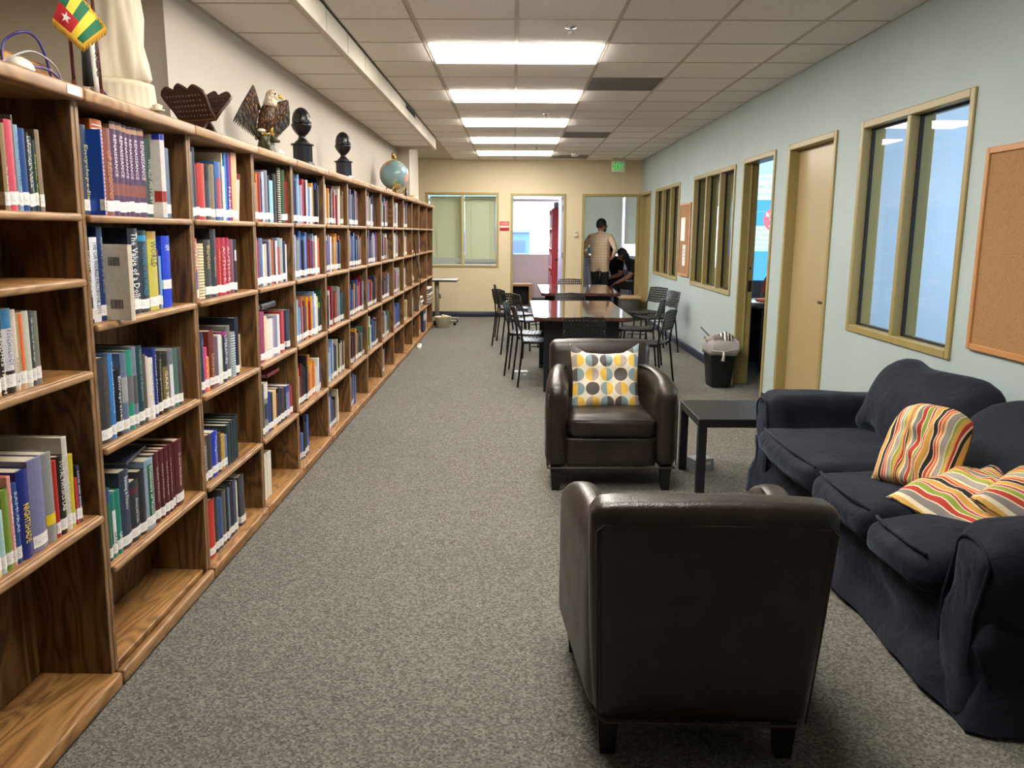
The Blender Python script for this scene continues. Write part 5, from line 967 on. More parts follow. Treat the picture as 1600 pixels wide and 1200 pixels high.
# flags
def togo():
    f = empty('table_flag', on_top(-1.352, 2.56), 0, label='small table flag with green and yellow stripes, white star and gold fringe', cat='flag')
    wood = mat('5a2a22', .4); MB().tube([(0, 0, 0), (-.002, .002, .20), (0, .004, .33)], .0055, 8).build('staff', wood, f); MB().ball((0, .004, .335), .009).build('finial', mat('2c1a14', .4), f); MB().lathe([(.028, 0), (.028, .008), (.008, .014), (.007, .03)], 16).build('base', wood, f)
    W, H = .105, .10; rr_x, rr_y = .885, .465
    def wave(u, v):   # the little flag hangs cornerwise: u along the fly (up, right), v down the hoist (down, right)
        a, b = u/W, v/H; side = -.046+.066*a+.072*b-.018*a*(1-b); up = .196+.062*a-.066*b+.05*a*(1-b); bow = .012*math.sin(3.1*a+1.5*b)
        return (rr_x*side+.465*bow+.012, rr_y*side-.885*bow-.012, up)
    cols = ['0a6b45', 'e8d23c', '0a6b45', 'e8d23c', '0a6b45']; nu = 12
    mb = MB()
    for i in range(5):
        vs = []; fs = []
        for k in range(nu+1): vs += [wave(W*k/nu, H*i/5), wave(W*k/nu, H*(i+1)/5)]
        for k in range(nu):
            fs.append((2*k, 2*k+2, 2*k+3, 2*k+1))
        for k, q in enumerate(fs): mb.add([vs[t] for t in q], [(0, 1, 2, 3)], 2 if (i < 3 and k < 5) else (0 if i % 2 == 0 else 1))
    ms = [mat(c, .7) for c in ('0a6b45', 'e8d23c', 'c2202c')]; fl_ = mb.build('flag_cloth', ms, f)
    sv = []
    for k in range(10):
        rr = .016 if k % 2 == 0 else .0065; a = math.pi/2+k*math.pi/5; q = wave(.024+rr*math.cos(a)*.9, H*.3-rr*math.sin(a)*.9); sv.append((q[0]+.003, q[1]-.005, q[2]))
    MB().add(sv+[tuple(sum(c[i] for c in sv)/10 for i in range(3))], [(k, (k+1) % 10, 10) for k in range(10)]).build('star', mat('f4f4f0', .6), fl_)
    fr = MB()
    def edge(f, n):
        for k in range(n):
            q = f(k/(n-1)); fr.tube([q, (q[0]+.002*math.sin(k*2.1), q[1], q[2]-.010), (q[0]+.003*math.sin(k*1.3), q[1]+.001, q[2]-.022)], .0016, 4)
    edge(lambda t: wave(W*t, H), 44); edge(lambda t: wave(0, H*t), 40); edge(lambda t: wave(W, H*t), 30)
    fr.build('gold_fringe', mat('d8a82c', .5), f, kind='stuff')
togo()
f2 = empty('table_flag', on_top(-1.35, 2.72), 0, label='second flag staff with a rolled black and white lettered banner', cat='flag'); wood = mat('5a2a22', .4)
MB().tube([(0, 0, 0), (.0, -.004, .16), (0, -.012, .30)], .0055, 8).build('staff', wood, f2); MB().lathe([(.026, 0), (.026, .008), (.008, .014), (.007, .03)], 16).build('base', wood, f2); MB().ball((0, -.012, .305), .008).build('finial', mat('2c1a14', .4), f2)
rb = MB(); rb.tube([(-.012, -.055, .03), (-.01, -.06, .12), (-.008, -.062, .20), (-.008, -.065, .31)], [.017, .013, .012, .014], 8); rb.build('rolled_banner', mat('18181a', .8), f2)
rb2 = MB(); rb2.tube([(-.004, -.032, .012), (.0, -.04, .06), (.0, -.04, .12), (0, -.045, .19)], [.014, .012, .011, .01], 8); o = rb2.build('banner_edge', mat('dcd8d0', .7), f2)
text_obj('banner_lettering', 'PRIDE', .03, mat('1c1c1c', .6), f2, Matrix(((0, 0, 1, .0125), (1, 0, 0, -.038), (0, 1, 0, .115), (0, 0, 0, 1))) @ RZ(-90), fit=(.11, .014))
# cables, mouse, box
cab = empty('cable_tangle', on_top(-1.42, 2.36), 0, label='tangle of purple and grey cables lying on the nearest bookcase', cat='cable')
q = [(0.06, -.15, .004), (.04, -.06, .01), (-.02, 0, .03), (-.03, .03, .10), (0, .07, .135), (.01, .12, .13), (.01, .16, .09), (0, .2, .04), (0, .24, .005)]
def spl(pts, n=6):
    out = []
    P_ = [Vector(p) for p in pts]; P_ = [P_[0]]+P_+[P_[-1]]
    for i in range(1, len(P_)-2):
        for k in range(n):
            t = k/n; a, b_, c_, d_ = P_[i-1:i+3]; out.append(.5*((2*b_)+(-a+c_)*t+(2*a-5*b_+4*c_-d_)*t*t+(-a+3*b_-3*c_+d_)*t**3))
    return out+[P_[-2]]
pc = mat('3c3080', .4); gc = mat('a8a8ac', .4)
MB().tube(spl(q), .0038, 6).build('purple_cable', pc, cab); MB().tube(spl([(.07, -.18, .004), (.075, -.05, .022), (.075, .05, .03), (.07, .13, .012), (.068, .19, .004), (.06, .3, .006), (.06, .38, .03), (.055, .44, .006)]), .0038, 6).build('purple_cable', pc, cab)
MB().tube(spl([(.02, -.12, .005), (.04, -.02, .06), (.04, .06, .078), (.04, .15, .06), (.03, .21, .02), (.03, .26, .004)]), .0028, 6).build('grey_cable', gc, cab); MB().tube(spl([(.05, -.05, .004), (.055, .03, .02), (.05, .1, .006), (.04, .2, .02), (.03, .28, .004)]), .0028, 6).build('grey_cable', mat('50505a', .5), cab)
MB().rbox(-.01, .02, -.03, .012, .0, .022, .006, 2).build('cable_plug', M['rubber'], cab)
mo = MB(); mo.ball((0, 0, .012), (.03, .055, .026), 18, 10); mo.v = [(x, y, max(0, z)) for x, y, z in mo.v]; mouse = mo.build('computer_mouse', mat('d8d2c8', .35)); mouse.location = on_top(-1.345, 2.275); mouse.rotation_euler = (0, 0, R(8)); tag(mouse, 'white rounded computer mouse at the front edge of nearest bookcase top', 'mouse')
cb_ = empty('cardboard_box', on_top(-1.505, 2.2), 0, label='flat tan cardboard box behind the cables on nearest bookcase', cat='box'); cm = mat('b98c56', .8, 0, .05)
MB().rbox(-.05, .05, -.52, .44, 0, .075, .002, 1, smooth=False).build('carton', cm, cb_); MB().box(-.0505, .0505, -.52, .44, .0755, .077).build('lid_flap', cm, cb_)

# carved wooden book stand (two interlocking boards)
bs = empty('book_stand', on_top(-1.42, 3.72), R(-24), label='carved dark wooden folding book stand on the third bookcase', cat='book stand')
def holes(rows, r=.0072):
    out = []
    for x, z in rows: out.append([(x+r*math.cos(a)*(1+.3*math.sin(3*a)), z+r*math.sin(a)) for a in [k*math.pi/5 for k in range(10)]])
    return out
def board(sg):
    W = .135; top = []
    for i in range(41):
        u = -1+i/20; z = .165+.028*abs(math.sin((u+1)*math.pi*1.5))*(1 if abs(u) < .97 else .3)-.018*abs(u); top.append((u*(W-.0*abs(u)), z))
    outl = top[::-1]+[(-W*1.0, .12), (-W*.88, .06), (-W*.84, .0), (-W*.5, -.005), (-W*.52, -.075), (-W*.62, -.085), (-W*.35, -.085), (-W*.28, -.06), (0, -.045), (W*.28, -.06), (W*.35, -.085), (W*.62, -.085), (W*.52, -.075), (W*.5, -.005), (W*.84, 0), (W*.88, .06), (W*1.0, .12)]
    hs = []
    for j in range(5):
        for i in range(-5, 6):
            x = i*.0205+(.01 if j % 2 else 0); z = .03+j*.026
            if abs(x) < W*.80 and z < .15: hs.append((x, z))
    me = shape_mesh([outl]+holes(hs), .011, .0015); return me
wood_d = NT('dark_carved_rosewood'); wood_d.p((.055, .02, .011), .38); wood_d.bump(wood_d.n('ShaderNodeTexNoise', i_Scale=60.0).outputs[0], .3, .004); M['rosewood'] = wood_d.m
M['rosewood_l'] = mat('7a5238', .5, 0, .1)
for sg in (-1, 1):
    me = board(sg); me.materials.clear(); me.materials.append(M['rosewood'])
    me.transform(T(0, 0, .085) @ T(0, 0, 0) @ RX(90)); me.transform(T(0, 0, .085) @ RX(sg*40) @ T(0, 0, -.085)); me.transform(T(0, 0, -.018))
    o = bpy.data.objects.new('carved_board', me); COL.objects.link(o); o.parent = bs
bs.scale = (.88, .88, .92)
MB().tube([(-.07, 0, .072), (.07, 0, .072)], .009, 10).build('hinge_joint', M['rosewood_l'], bs)
MB().rbox(-.112, .112, -.012, .012, .066, .078, .003, 1).build('carved_ledge', M['rosewood_l'], bs)

# eagle statue
eg = empty('eagle_statue', on_top(-1.42, 4.72), R(-64), label='painted bald eagle statue with raised wings on a tree stump', cat='statue')
def feathermat(name, a, b, s=90):
    n = NT(name); v = n.coord('Object', (1, 1, .5)); vo = n.n('ShaderNodeTexVoronoi', i_Scale=float(s)); n.l(v, vo.inputs['Vector']); n.l(n.ramp(vo.outputs['Distance'], [(.1, a), (.6, b)]), n.b.inputs['Base Color']); n.p(rough=.42); n.bump(vo.outputs['Distance'], .6, .006); return n.m
M['f_brown'] = feathermat('brown_gold_feathers', srgb('8a5a2c'), srgb('2a160a')); M['f_white'] = feathermat('white_head_feathers', srgb('eee6d8'), srgb('b8a68c'), 110); M['f_dark'] = feathermat('dark_flight_feathers', srgb('4a3a28'), srgb('18120c'), 60)
M['bark'] = feathermat('olive_bark', srgb('6e6844'), srgb('2a2814'), 55)
# local x faces the room, y along the shelf (right in the picture), z up
s_ = MB(); s_.lathe([(.075, 0), (.07, .012), (.055, .03), (.048, .06), (.045, .09), (.05, .11), (.035, .125), (.01, .13)], 28, fold=lambda a, z: 1+.22*math.sin(a*3+z*30)*(1-z*4)+.12*math.sin(a*7)); s_.tube([(.0, -.02, .10), (-.005, -.055, .135), (-.005, -.075, .175)], [.025, .017, .008], 10); s_.tube([(.02, .02, .1), (.035, .05, .09), (.04, .075, .085)], [.02, .013, .006], 10)
s_.build('tree_stump', M['bark'], eg)
for q_, r_ in (((.03, .07, .018), (.022, .03, .02)), ((.03, -.03, .145), (.02, .025, .012))): MB().ball(q_, r_).build('snow_cap', mat('ded8cc', .6), eg)
bd = MB(); bd.lathe([(.012, -.08), (.036, -.055), (.05, -.02), (.052, .02), (.046, .06), (.036, .09), (.026, .105)], 20, mtx=T(0, .01, .21) @ RX(-14)); bd.build('body', M['f_brown'], eg)
hd = MB(); hd.lathe([(.042, 0), (.041, .02), (.034, .04), (.032, .056)], 18, mtx=T(.01, .03, .288) @ RX(-8)); hd.ball((.012, .045, .350), (.034, .038, .034)); H_ = hd.build('head', M['f_white'], eg)
bk_ = MB(); bk_.tube([(.016, .076, .350), (.018, .094, .347), (.018, .103, .336), (.018, .103, .325)], [.013, .011, .007, .0015], 10); bk_.build('beak', mat('d8b048', .4), H_)
ey = MB(); ey.ball((.044, .058, .358), .0055); ey.ball((-.02, .058, .358), .0055); ey.build('eyes', M['black'], H_)
def wing(name, root, tip, down, n, lens, sgn):
    m = MB(); o = MB(); root = Vector(root); tip = Vector(tip)
    for i in range(n):    # long flight feathers fan from the wing bone
        t = i/(n-1); p = root.lerp(tip, t)+Vector((.0, 0, .0)); d = Vector(down[0]).lerp(Vector(down[1]), t).normalized(); L = lens[0]+(lens[1]-lens[0])*t
        side = (tip-root).normalized(); w_ = .0125; nrm = d.cross(side).normalized()*.004*(1+.3*(i % 2))
        pts = [p-side*w_*.6, p+d*L*.5-side*w_, p+d*L*.9-side*w_*.7, p+d*L, p+d*L*.9+side*w_*.7, p+d*L*.5+side*w_, p+side*w_*.6]
        k = len(pts); vs = [tuple(q+nrm) for q in pts]+[tuple(q-nrm) for q in pts]
        o.add(vs, [tuple(range(k)), tuple(range(k, 2*k))[::-1]]+[(j, k+j, k+(j+1) % k, (j+1) % k) for j in range(k)])
    for r_ in range(3):
        for i in range(n):
            t = (i+.5*(r_ % 2))/(n); p = root.lerp(tip, min(1, t)); d = Vector(down[0]).lerp(Vector(down[1]), t).normalized(); L = (lens[0]+(lens[1]-lens[0])*t)*(.55-.13*r_); side = (tip-root).normalized(); w_ = .0115; nrm = d.cross(side).normalized()*(.008+.003*r_)
            pts = [p-side*w_*.8, p+d*L*.6-side*w_, p+d*L, p+d*L*.6+side*w_, p+side*w_*.8]; k = 5; vs = [tuple(q+nrm) for q in pts]+[tuple(q-nrm) for q in pts]
            m.add(vs, [tuple(range(k)), tuple(range(k, 2*k))[::-1]]+[(j, k+j, k+(j+1) % k, (j+1) % k) for j in range(k)])
    m.tube([root, root.lerp(tip, .5)+Vector((0, 0, .006)), tip], [.016, .013, .006], 8)
    W = m.build(name, M['f_brown'], eg); o.build('flight_feathers', M['f_dark'], W, kind='stuff')
wing('left_wing', (-.005, -.035, .265), (.0, -.06, .40), ((-.05, -.25, -1), (-.02, -.50, -.85)), 13, (.16, .25), -1)
wing('right_wing', (-.005, .045, .275), (.0, .135, .33), ((-.05, -.05, -1), (-.02, .02, -1)), 11, (.20, .15), 1)
tl = MB()
for k in (-1, 0, 1):
    tl.rbox(-.05, -.02, -.03+k*.014, -.015+k*.014, .10, .20, .006, 1, mtx=RX(8))
tl.build('tail', M['f_white'], eg)
tg = MB()
for yy in (-.015, .03):
    tg.tube([(.012, yy, .17), (.02, yy, .135)], [.014, .009], 8)
    for k in (-1, 0, 1): tg.tube([(.022, yy+k*.006, .135), (.036, yy+k*.011, .128), (.042, yy+k*.012, .115)], [.005, .004, .001], 6)
tg.build('talons', mat('c89a3c', .4), eg)

eg.scale = (.93, .93, .93)
# black egg finials
def finial(y, sc, label):
    f = empty('urn_finial', on_top(-1.41, y), 0, label=label, cat='finial', group='pair of black egg finials'); bm_ = mat('141214', .28, 0, .03); ped = mat('1a1c24', .22)
    m = MB(); m.lathe([(.084*sc, 0), (.086*sc, .008*sc), (.076*sc, .016*sc), (.07*sc, .03*sc)], 8, smooth=False); m.lathe([(.065*sc, .03*sc), (.065*sc, .135*sc)], 10, smooth=False); m.lathe([(.07*sc, .135*sc), (.076*sc, .139*sc), (.076*sc, .147*sc), (.06*sc, .15*sc)], 24); m.build('pedestal', ped, f)
    u = MB(); u.lathe([(.05, .15), (.048, .158), (.03, .175), (.022, .19), (.024, .20), (.04, .215), (.058, .24), (.066, .262), (.068, .272), (.060, .273)], 28); u.v = [(x*sc, y_*sc, z*sc) for x, y_, z in u.v]; u.build('urn_cup', bm_, f)
    e = MB(); e.lathe([(.056, .265), (.061, .285), (.06, .31), (.052, .34), (.036, .364), (.016, .377), (.002, .38)], 28); e.v = [(x*sc, y_*sc, z*sc) for x, y_, z in e.v]; eg_ = e.build('egg', bm_, f)
    r_ = MB()
    for k in range(7):
        a = R(-100+k*38)
        for zz in (.288, .318):
            rr = .061 if zz < .3 else .0575; ring = [(rr*math.cos(a)+.0, rr*math.sin(a), zz)]
            c_ = Vector(ring[0]); n_ = Vector((math.cos(a), math.sin(a), .15)).normalized(); t1 = n_.cross(Vector((0, 0, 1))).normalized(); t2 = n_.cross(t1)
            r_.tube([c_+(t1*math.cos(b)+t2*math.sin(b))*.0085 for b in [i*math.pi/4 for i in range(8)]], .0022, 5, closed=True)
    r_.v = [(x*sc, y_*sc, z*sc) for x, y_, z in r_.v]; r_.build('carved_medallions', mat('4a4440', .3), eg_)
finial(5.48, .98, 'nearer and larger-looking black egg finial on octagonal pedestal'); finial(6.78, .98, 'farther black egg finial on octagonal pedestal, before the globe')
# globe
gl = empty('desk_globe', on_top(-1.40, 9.55), R(0), label='pale blue globe in a gold eagle mount on the bookcases', cat='globe')
def globemat():
    n = NT('printed_globe'); v = n.coord('Object', (5.4,)*3); nz = n.n('ShaderNodeTexNoise', i_Scale=1.0, i_Detail=5.0, i_Roughness=.55); n.l(v, nz.inputs['Vector']); n2 = n.n('ShaderNodeTexNoise', i_Scale=1.7, i_Detail=1.0); n.l(v, n2.inputs['Vector'])
    land = n.ramp(n2.outputs[0], [(.42, srgb('cc8c78')), (.5, srgb('d4bc80')), (.58, srgb('a8b078'))], 'CONSTANT'); m = n.ramp(nz.outputs[0], [(.515, (0,)*3), (.52, (1,)*3)])
    mx = n.n('ShaderNodeMix', data_type='RGBA'); n.l(m, mx.inputs[0]); mx.inputs[6].default_value = (*srgb('7fa0a8'), 1); n.l(land, mx.inputs[7]); n.l(mx.outputs[2], n.b.inputs['Base Color']); n.p(rough=.18); return n.m
MB().ball((0, 0, .225), .165, 36, 24).build('sphere', globemat(), gl)
gold = mat('b8934a', .3, .85)
mm_ = MB(); mm_.tube([(.0+.178*math.cos(a)*.35, .178*math.cos(a)*.94, .225+.178*math.sin(a)) for a in [R(-100+k*200/24) for k in range(25)]], .006, 8); mm_.build('meridian_arm', gold, gl)
bs_ = MB(); bs_.lathe([(.10, 0), (.098, .012), (.06, .022), (.03, .035), (.02, .06)], 24); bs_.build('base', gold, gl)
for k in range(3):
    a = R(30+120*k); MB().tube([(.09*math.cos(a), .09*math.sin(a), .012), (.12*math.cos(a), .12*math.sin(a), .06), (.10*math.cos(a), .10*math.sin(a), .10)], .008, 8).build('claw_foot', gold, gl)
ea = MB(); ea.lathe([(.005, 0), (.025, .012), (.028, .03), (.012, .045)], 14, mtx=T(0, 0, .395)); ea.ball((.0, .03, .44), (.014, .018, .014)); ea.tube([(0, -.01, .425), (0, -.07, .445), (0, -.11, .44)], [.016, .02, .004], 8); ea.tube([(0, .01, .42), (0, .07, .435), (0, .10, .42)], [.016, .018, .004], 8); ea.build('eagle_finial', gold, gl)
def plaque(x, y, label):
    c = empty('desk_plaque', on_top(x, y), R(15), label=label, cat='plaque'); MB().rbox(-.012, .012, -.055, .055, 0, .12, .006, 2).build('board', mat('33201a', .4), c); MB().lathe([(.034, 0), (.034, .005), (.026, .008)], 20, mtx=T(.012, 0, .06) @ RY(90)).build('silver_disc', mat('c8c8c0', .25, .9), c)
plaque(-1.38, 10.35, 'small dark wooden plaque with a silver disc beyond the globe')
for i, (y, c_, nm) in enumerate(((10.95, 'c8b070', 'small round brass paperweight on far bookcase top'), (11.35, 'd0ccc0', 'small pale glass paperweight on far bookcase top'))):
    m = MB(); m.ball((0, 0, .03), (.045, .045, .03)); m.lathe([(.05, 0), (.05, .006), (.03, .01)], 16); o = m.build('paperweight', mat(c_, .15)); o.location = on_top(-1.38, y); tag(o, nm, 'paperweight')

# ---------------------------------------------------------------- far bookcase contents
def stack(name, y0, y1, z, n, cols, label, dep=.18, th=.014, xf=-1.35):
    c = empty(name, leaned(xf-dep/2, (y0+y1)/2, z), label=label, cat='papers'); c.rotation_euler = (0, LEAN, 0); r_ = random.Random(int(y0*100)+n)
    zz = .001
    for i in range(n):
        t = th*r_.uniform(.6, 1.3); dx, dy = r_.uniform(-.012, .012), r_.uniform(-.008, .008)
        MB().rbox(-dep/2+dx, dep/2+dx, -(y1-y0)/2+dy, (y1-y0)/2+dy, zz, zz+t, .001, 1, smooth=False).build('paper_layer', mat(cols[i % len(cols)], .75), c); zz += t+.0006
a12 = J[12]
stack('magazine_stack', J[11]+.04, J[11]+.34, SHD[2], 12, ['d8d0bc', 'c8c0ac', 'e4dccc', '8a8478'], 'stack of pale journals on the third shelf of twelfth bookcase')
stack('magazine_stack', J[12]+.42, J[12]+.78, SHD[3], 11, ['c8c0ac', '48463c', 'e0d8c4', '6a665c'], 'stack of mixed journals on the fourth shelf of thirteenth bookcase')
stack('newspaper_stack', J[13]+.1, J[13]+.6, SHD[3], 12, ['2c2c2e', 'b8b4a8', '4a4a4c', 'd8d4c8'], 'heap of dark and grey newspapers on the last bookcase', xf=-1.30, th=.02)
rl = MB(); rl.tube([(0, 0, .02), (.02, .22, .03)], .022, 12); o = rl.build('rolled_paper', M['paper']); o.location = leaned(-1.40, J[11]+.2, SHD[1]+.005); tag(o, 'roll of cream paper on the second shelf of twelfth bookcase', 'paper roll')
bcol = ['1c2440', '1c2c58', '202a48', '15161a', 'd8d2c0']
for i, cc in enumerate(bcol):
    y = J[12]+.50+i*.085; c = empty('ring_binder', leaned(-1.315, y, .06), label=['navy ring binder at the foot of the thirteenth bookcase, nearest', 'bright navy ring binder in the floor row, second nearest', 'dull navy ring binder in the floor row, middle', 'black ring binder in the floor row, next to the cream one', 'cream ring binder at the far end of floor row'][i], cat='binder', group='binders at the foot of the far bookcases'); c.rotation_euler = (0, LEAN, 0)
    MB().rbox(-.22, 0, 0, .075, .001, .31, .004, 1, smooth=False).build('cover', mat(cc, .45), c); MB().lathe([(.012, 0), (.012, .002), (.008, .002)], 12, mtx=T(.0, .0375, .08) @ RY(90)).build('finger_ring', M['chrome'], c); MB().rbox(-.0005, .0012, .015, .06, .16, .25, .0005, 1).build('spine_label', M['white'], c)
c = MB(); c.tube(spl([(0, 0, .78), (.01, .08, .6), (.02, .22, .42), (.03, .35, .25), (.02, .42, .1), (.01, .3, -.05), (.0, .1, -.12)], 8), .006, 6); o = c.build('hanging_cable', M['rubber']); o.location = leaned(-1.285, J[11]-.02, .62); tag(o, 'black power cord hanging down in front of the twelfth bookcase', 'cable')
c = empty('power_strip', (-1.24, 10.65, 0), R(4), label='white power strip on the carpet at the foot of the bookcases', cat='power strip'); MB().rbox(-.025, .025, -.15, .15, 0, .035, .006, 2).build('housing', M['white'], c)
for k in range(4): MB().lathe([(.014, 0), (.014, .002)], 12, c=(0, -.1+k*.06, .0345)).build('socket', mat('9a9a98', .5), c)
c = empty('wire_basket', (-1.13, 12.98, 0), 0, label='cream basket of papers on the floor by the last bookcase', cat='basket'); m = MB(); m.lathe([(.10, 0), (.13, .17), (.14, .175), (.125, .17), (.095, .01)], 20); m.build('basket', mat('d8d0b8', .6), c); MB().rbox(-.06, .06, -.07, .05, .08, .2, .01, 1, mtx=RY(12)).build('papers', mat('b8ac90', .8), c)
# wheeled overbed-style cart by the back wall
ct = empty('rolling_table', (-1.08, 13.47, 0), 0, label='grey rolling laptop table with C-shaped base beside last bookcase', cat='rolling table'); sg_ = mat('8a8270', .4, .4)
MB().rbox(-.26, .16, -.22, .22, .705, .735, .008, 2).build('tabletop', mat('4a3a34', .3), ct); MB().rbox(-.262, .162, -.222, .222, .733, .739, .003, 1).build('top_surface', mat('a8a8b0', .25), ct)
MB().rbox(-.22, -.15, -.03, .03, .07, .70, .006, 1).build('post', sg_, ct); MB().rbox(-.155, -.12, -.02, .02, .42, .50, .004, 1).build('height_lever', mat('6a6450', .4), ct)
MB().rbox(-.22, .15, -.24, -.19, .05, .09, .006, 1).build('base_rail', sg_, ct); MB().rbox(-.22, .15, .19, .24, .05, .09, .006, 1).build('base_rail', sg_, ct); MB().rbox(-.23, -.16, -.24, .24, .05, .09, .006, 1).build('base_rail', sg_, ct)
for x in (-.2, .12):
    for y in (-.215, .215):
        m = MB(); m.lathe([(.006, .03), (.006, .06)], 8, c=(x, y, 0)); m.lathe([(.025, -.01), (.025, .01)], 14, mtx=T(x, y, .025) @ RX(90)); m.build('caster', M['rubber'], ct)

# ---------------------------------------------------------------- wall things
def corkboard(y0, y1, z0, z1, label, frame):
    c = empty('cork_board', (RW, (y0+y1)/2, z0), label=label, cat='notice board', group=None)
    MB().box(RW-.012, RW-.001, y0+.01, y1-.01, z0+.01, z1-.01).build('cork_panel', M['cork'], c, world=True); fr = MB(); t = .03; a, b_ = RW-.022, RW-.0005
    fr.rbox(a, b_, y0, y0+t, z0, z1, .004, 1, smooth=False).rbox(a, b_, y1-t, y1, z0, z1, .004, 1, smooth=False).rbox(a, b_, y0+t, y1-t, z0, z0+t, .004, 1, smooth=False).rbox(a, b_, y0+t, y1-t, z1-t, z1, .004, 1, smooth=False); fr.build('wooden_frame', frame, c, world=True); return c
frm = mat('b98450', .45, 0, .03)
corkboard(2.55, 3.97, .95, 1.90, 'large cork board in a wooden frame above the navy sofa', frm)
k2 = corkboard(10.48, 11.14, .945, 1.885, 'narrow cork board with pinned papers between the three-light windows', frm)
def pinned(y, z, w_, h_, label, txt=None):
    c = empty('pinned_paper', (RW-.013, y, z), label=label, cat='paper'); MB().box(-.002, -.0005, -w_/2, w_/2, 0, h_).build('sheet', M['white'], c)
    MB().ball((-.004, 0, h_-.02), .006).build('push_pin', mat('c03030', .3), c)
    if txt: text_obj('printed_letters', txt, .05, mat('222228', .6), c, Matrix(((0, 0, -1, -.0022), (-1, 0, 0, 0), (0, 1, 0, h_*.55), (0, 0, 0, 1))) @ RZ(-90), fit=(h_*.62, w_*.4))
pinned(10.92, 1.40, .26, .30, 'pale sheet pinned on the upper part of narrow cork board'); pinned(10.80, 1.08, .17, .27, 'narrow white sheet lettered ART in bold on narrow cork board', 'ART !')
def facing_y(x, z, y): return Matrix(((1, 0, 0, x), (0, 0, -1, y), (0, 1, 0, z), (0, 0, 0, 1)))
sg = empty('wall_sign', (-.17, BW-.002, 1.53), label='small red and white notice on back wall beside the left doorway', cat='sign'); MB().rbox(-.25, -.085, BW-.010, BW-.001, 1.53, 1.69, .002, 1).build('red_plate', mat('b23a34', .5), sg, world=True); MB().box(-.245, -.09, BW-.0115, BW-.010, 1.585, 1.615).build('white_band', mat('f0e4dc', .5), sg, world=True)
o = text_obj('lettering', 'PLEASE KEEP CLOSED', .02, mat('b23a34', .5), sg, facing_y(-.1675+.17, .07, -.0100), fit=(.13, .014)); o2 = text_obj('lettering', 'NOTICE', .03, mat('f0d8d0', .5), sg, facing_y(.0025, .118, -.0085), fit=(.12, .022))
th = empty('thermostat', (1.10, BW, 1.44), label='beige thermostat on back wall between the two doorways', cat='thermostat'); MB().rbox(1.062, 1.135, BW-.03, BW-.001, 1.43, 1.53, .008, 2).build('housing', mat('c8c0ac', .5), th, world=True); MB().rbox(1.078, 1.118, BW-.032, BW-.029, 1.49, 1.515, .002, 1).build('display', mat('8a9080', .4), th, world=True)
ex = empty('exit_sign', (1.77, 14.3, 2.50), label='green lit EXIT sign hanging from the ceiling near back wall', cat='sign'); MB().rbox(1.655, 1.885, 14.27, 14.295, 2.515, 2.705, .004, 1).build('panel', mat('d4dcc4', .4), ex, world=True); MB().rbox(1.67, 1.87, 14.255, 14.31, 2.70, 2.745, .004, 1).build('canopy', mat('b8b4a8', .4), ex, world=True)
gr = emis('12b544', .45, 'green_lit_lettering'); text_obj('exit_lettering', 'EXIT', .12, gr, ex, facing_y(0, .11, -.0315), fit=(.135, .115), bold=.002)
for s2 in (-1, 1): MB().add([(s2*.082, -.0315, .145), (s2*.105, -.0315, .11), (s2*.082, -.0315, .075)], [(0, 1, 2)]).build('arrow', gr, ex)
# waste bin
bn = empty('waste_bin', (2.05, 8.02, 0), R(4), label='black waste bin with a clear liner beside the open doorway', cat='bin')
def rr(w_, d_, r_, z): return [(sx*(w_-r_)+r_*math.cos(a), sy*(d_-r_)+r_*math.sin(a), z) for sx, sy, a0 in ((1, 1, 0), (-1, 1, 90), (-1, -1, 180), (1, -1, 270)) for a in [R(a0+k*30) for k in range(4)]]
def loft(rings, mb):
    n = len(rings[0]); vs = [p for r_ in rings for p in r_]; mb.add(vs, [(i*n+j, i*n+(j+1) % n, (i+1)*n+(j+1) % n, (i+1)*n+j) for i in range(len(rings)-1) for j in range(n)]+[tuple(range(n))[::-1]], 0, True); return mb
loft([rr(.115, .15, .045, 0), rr(.12, .155, .045, .03), rr(.155, .19, .045, .40), rr(.165, .20, .045, .405), rr(.165, .20, .045, .425), rr(.15, .185, .04, .425), rr(.115, .15, .04, .03)], MB()).build('tub', mat('101012', .5), bn)
lin = glass('clear_plastic_liner', (.86, .86, .86), 1.5); lm = mat('d8d4d0', .3); bn.scale = (.82, .82, .92)
def wob(ring, a, s_): return [(x+a*noise.noise(Vector((x*14, y*14, s_))), y+a*noise.noise(Vector((x*14, y*14, s_+5))), z+a*noise.noise(Vector((x*18, y*18, s_+9)))) for x, y, z in ring]
lb = MB(); loft([wob(rr(.168, .203, .045, .36), .02, 1), wob(rr(.174, .208, .045, .40), .02, 2), wob(rr(.175, .21, .045, .435), .03, 3), wob(rr(.16, .195, .045, .49), .05, 4), wob(rr(.14, .17, .045, .52), .08, 5)], lb); lb.build('plastic_liner', slatmat('thin_plastic', (.62, .6, .58), .5), bn)
kn = MB(); kn.tube([(-.02, -.212, .40), (-.02, -.222, .36), (-.03, -.225, .30)], [.008, .014, .022], 8); kn.tube([(-.16, -.205, .415), (-.02, -.215, .40), (.16, -.205, .42)], .006, 6); kn.build('liner_knot', lm, bn)
def zebra():
    n = NT('zebra_print'); wv = n.n('ShaderNodeTexWave', i_Scale=9.0, i_Distortion=3.0); n.l(n.coord(), wv.inputs['Vector']); n.l(n.ramp(wv.outputs[1], [(.5, (.02,)*3), (.52, (.8, .78, .74))], 'CONSTANT'), n.b.inputs['Base Color']); n.p(rough=.6); return n.m
def litter(name, label, m, loc, r_, seed):
    b_ = MB(); b_.ball((0, 0, 0), r_, 16, 10); b_.v = [tuple(Vector(v)*(1+.25*noise.noise(Vector(v)*22+Vector((seed, 0, 0))))) for v in b_.v]; o = b_.build(name, m); o.location = loc; tag(o, label, 'litter')
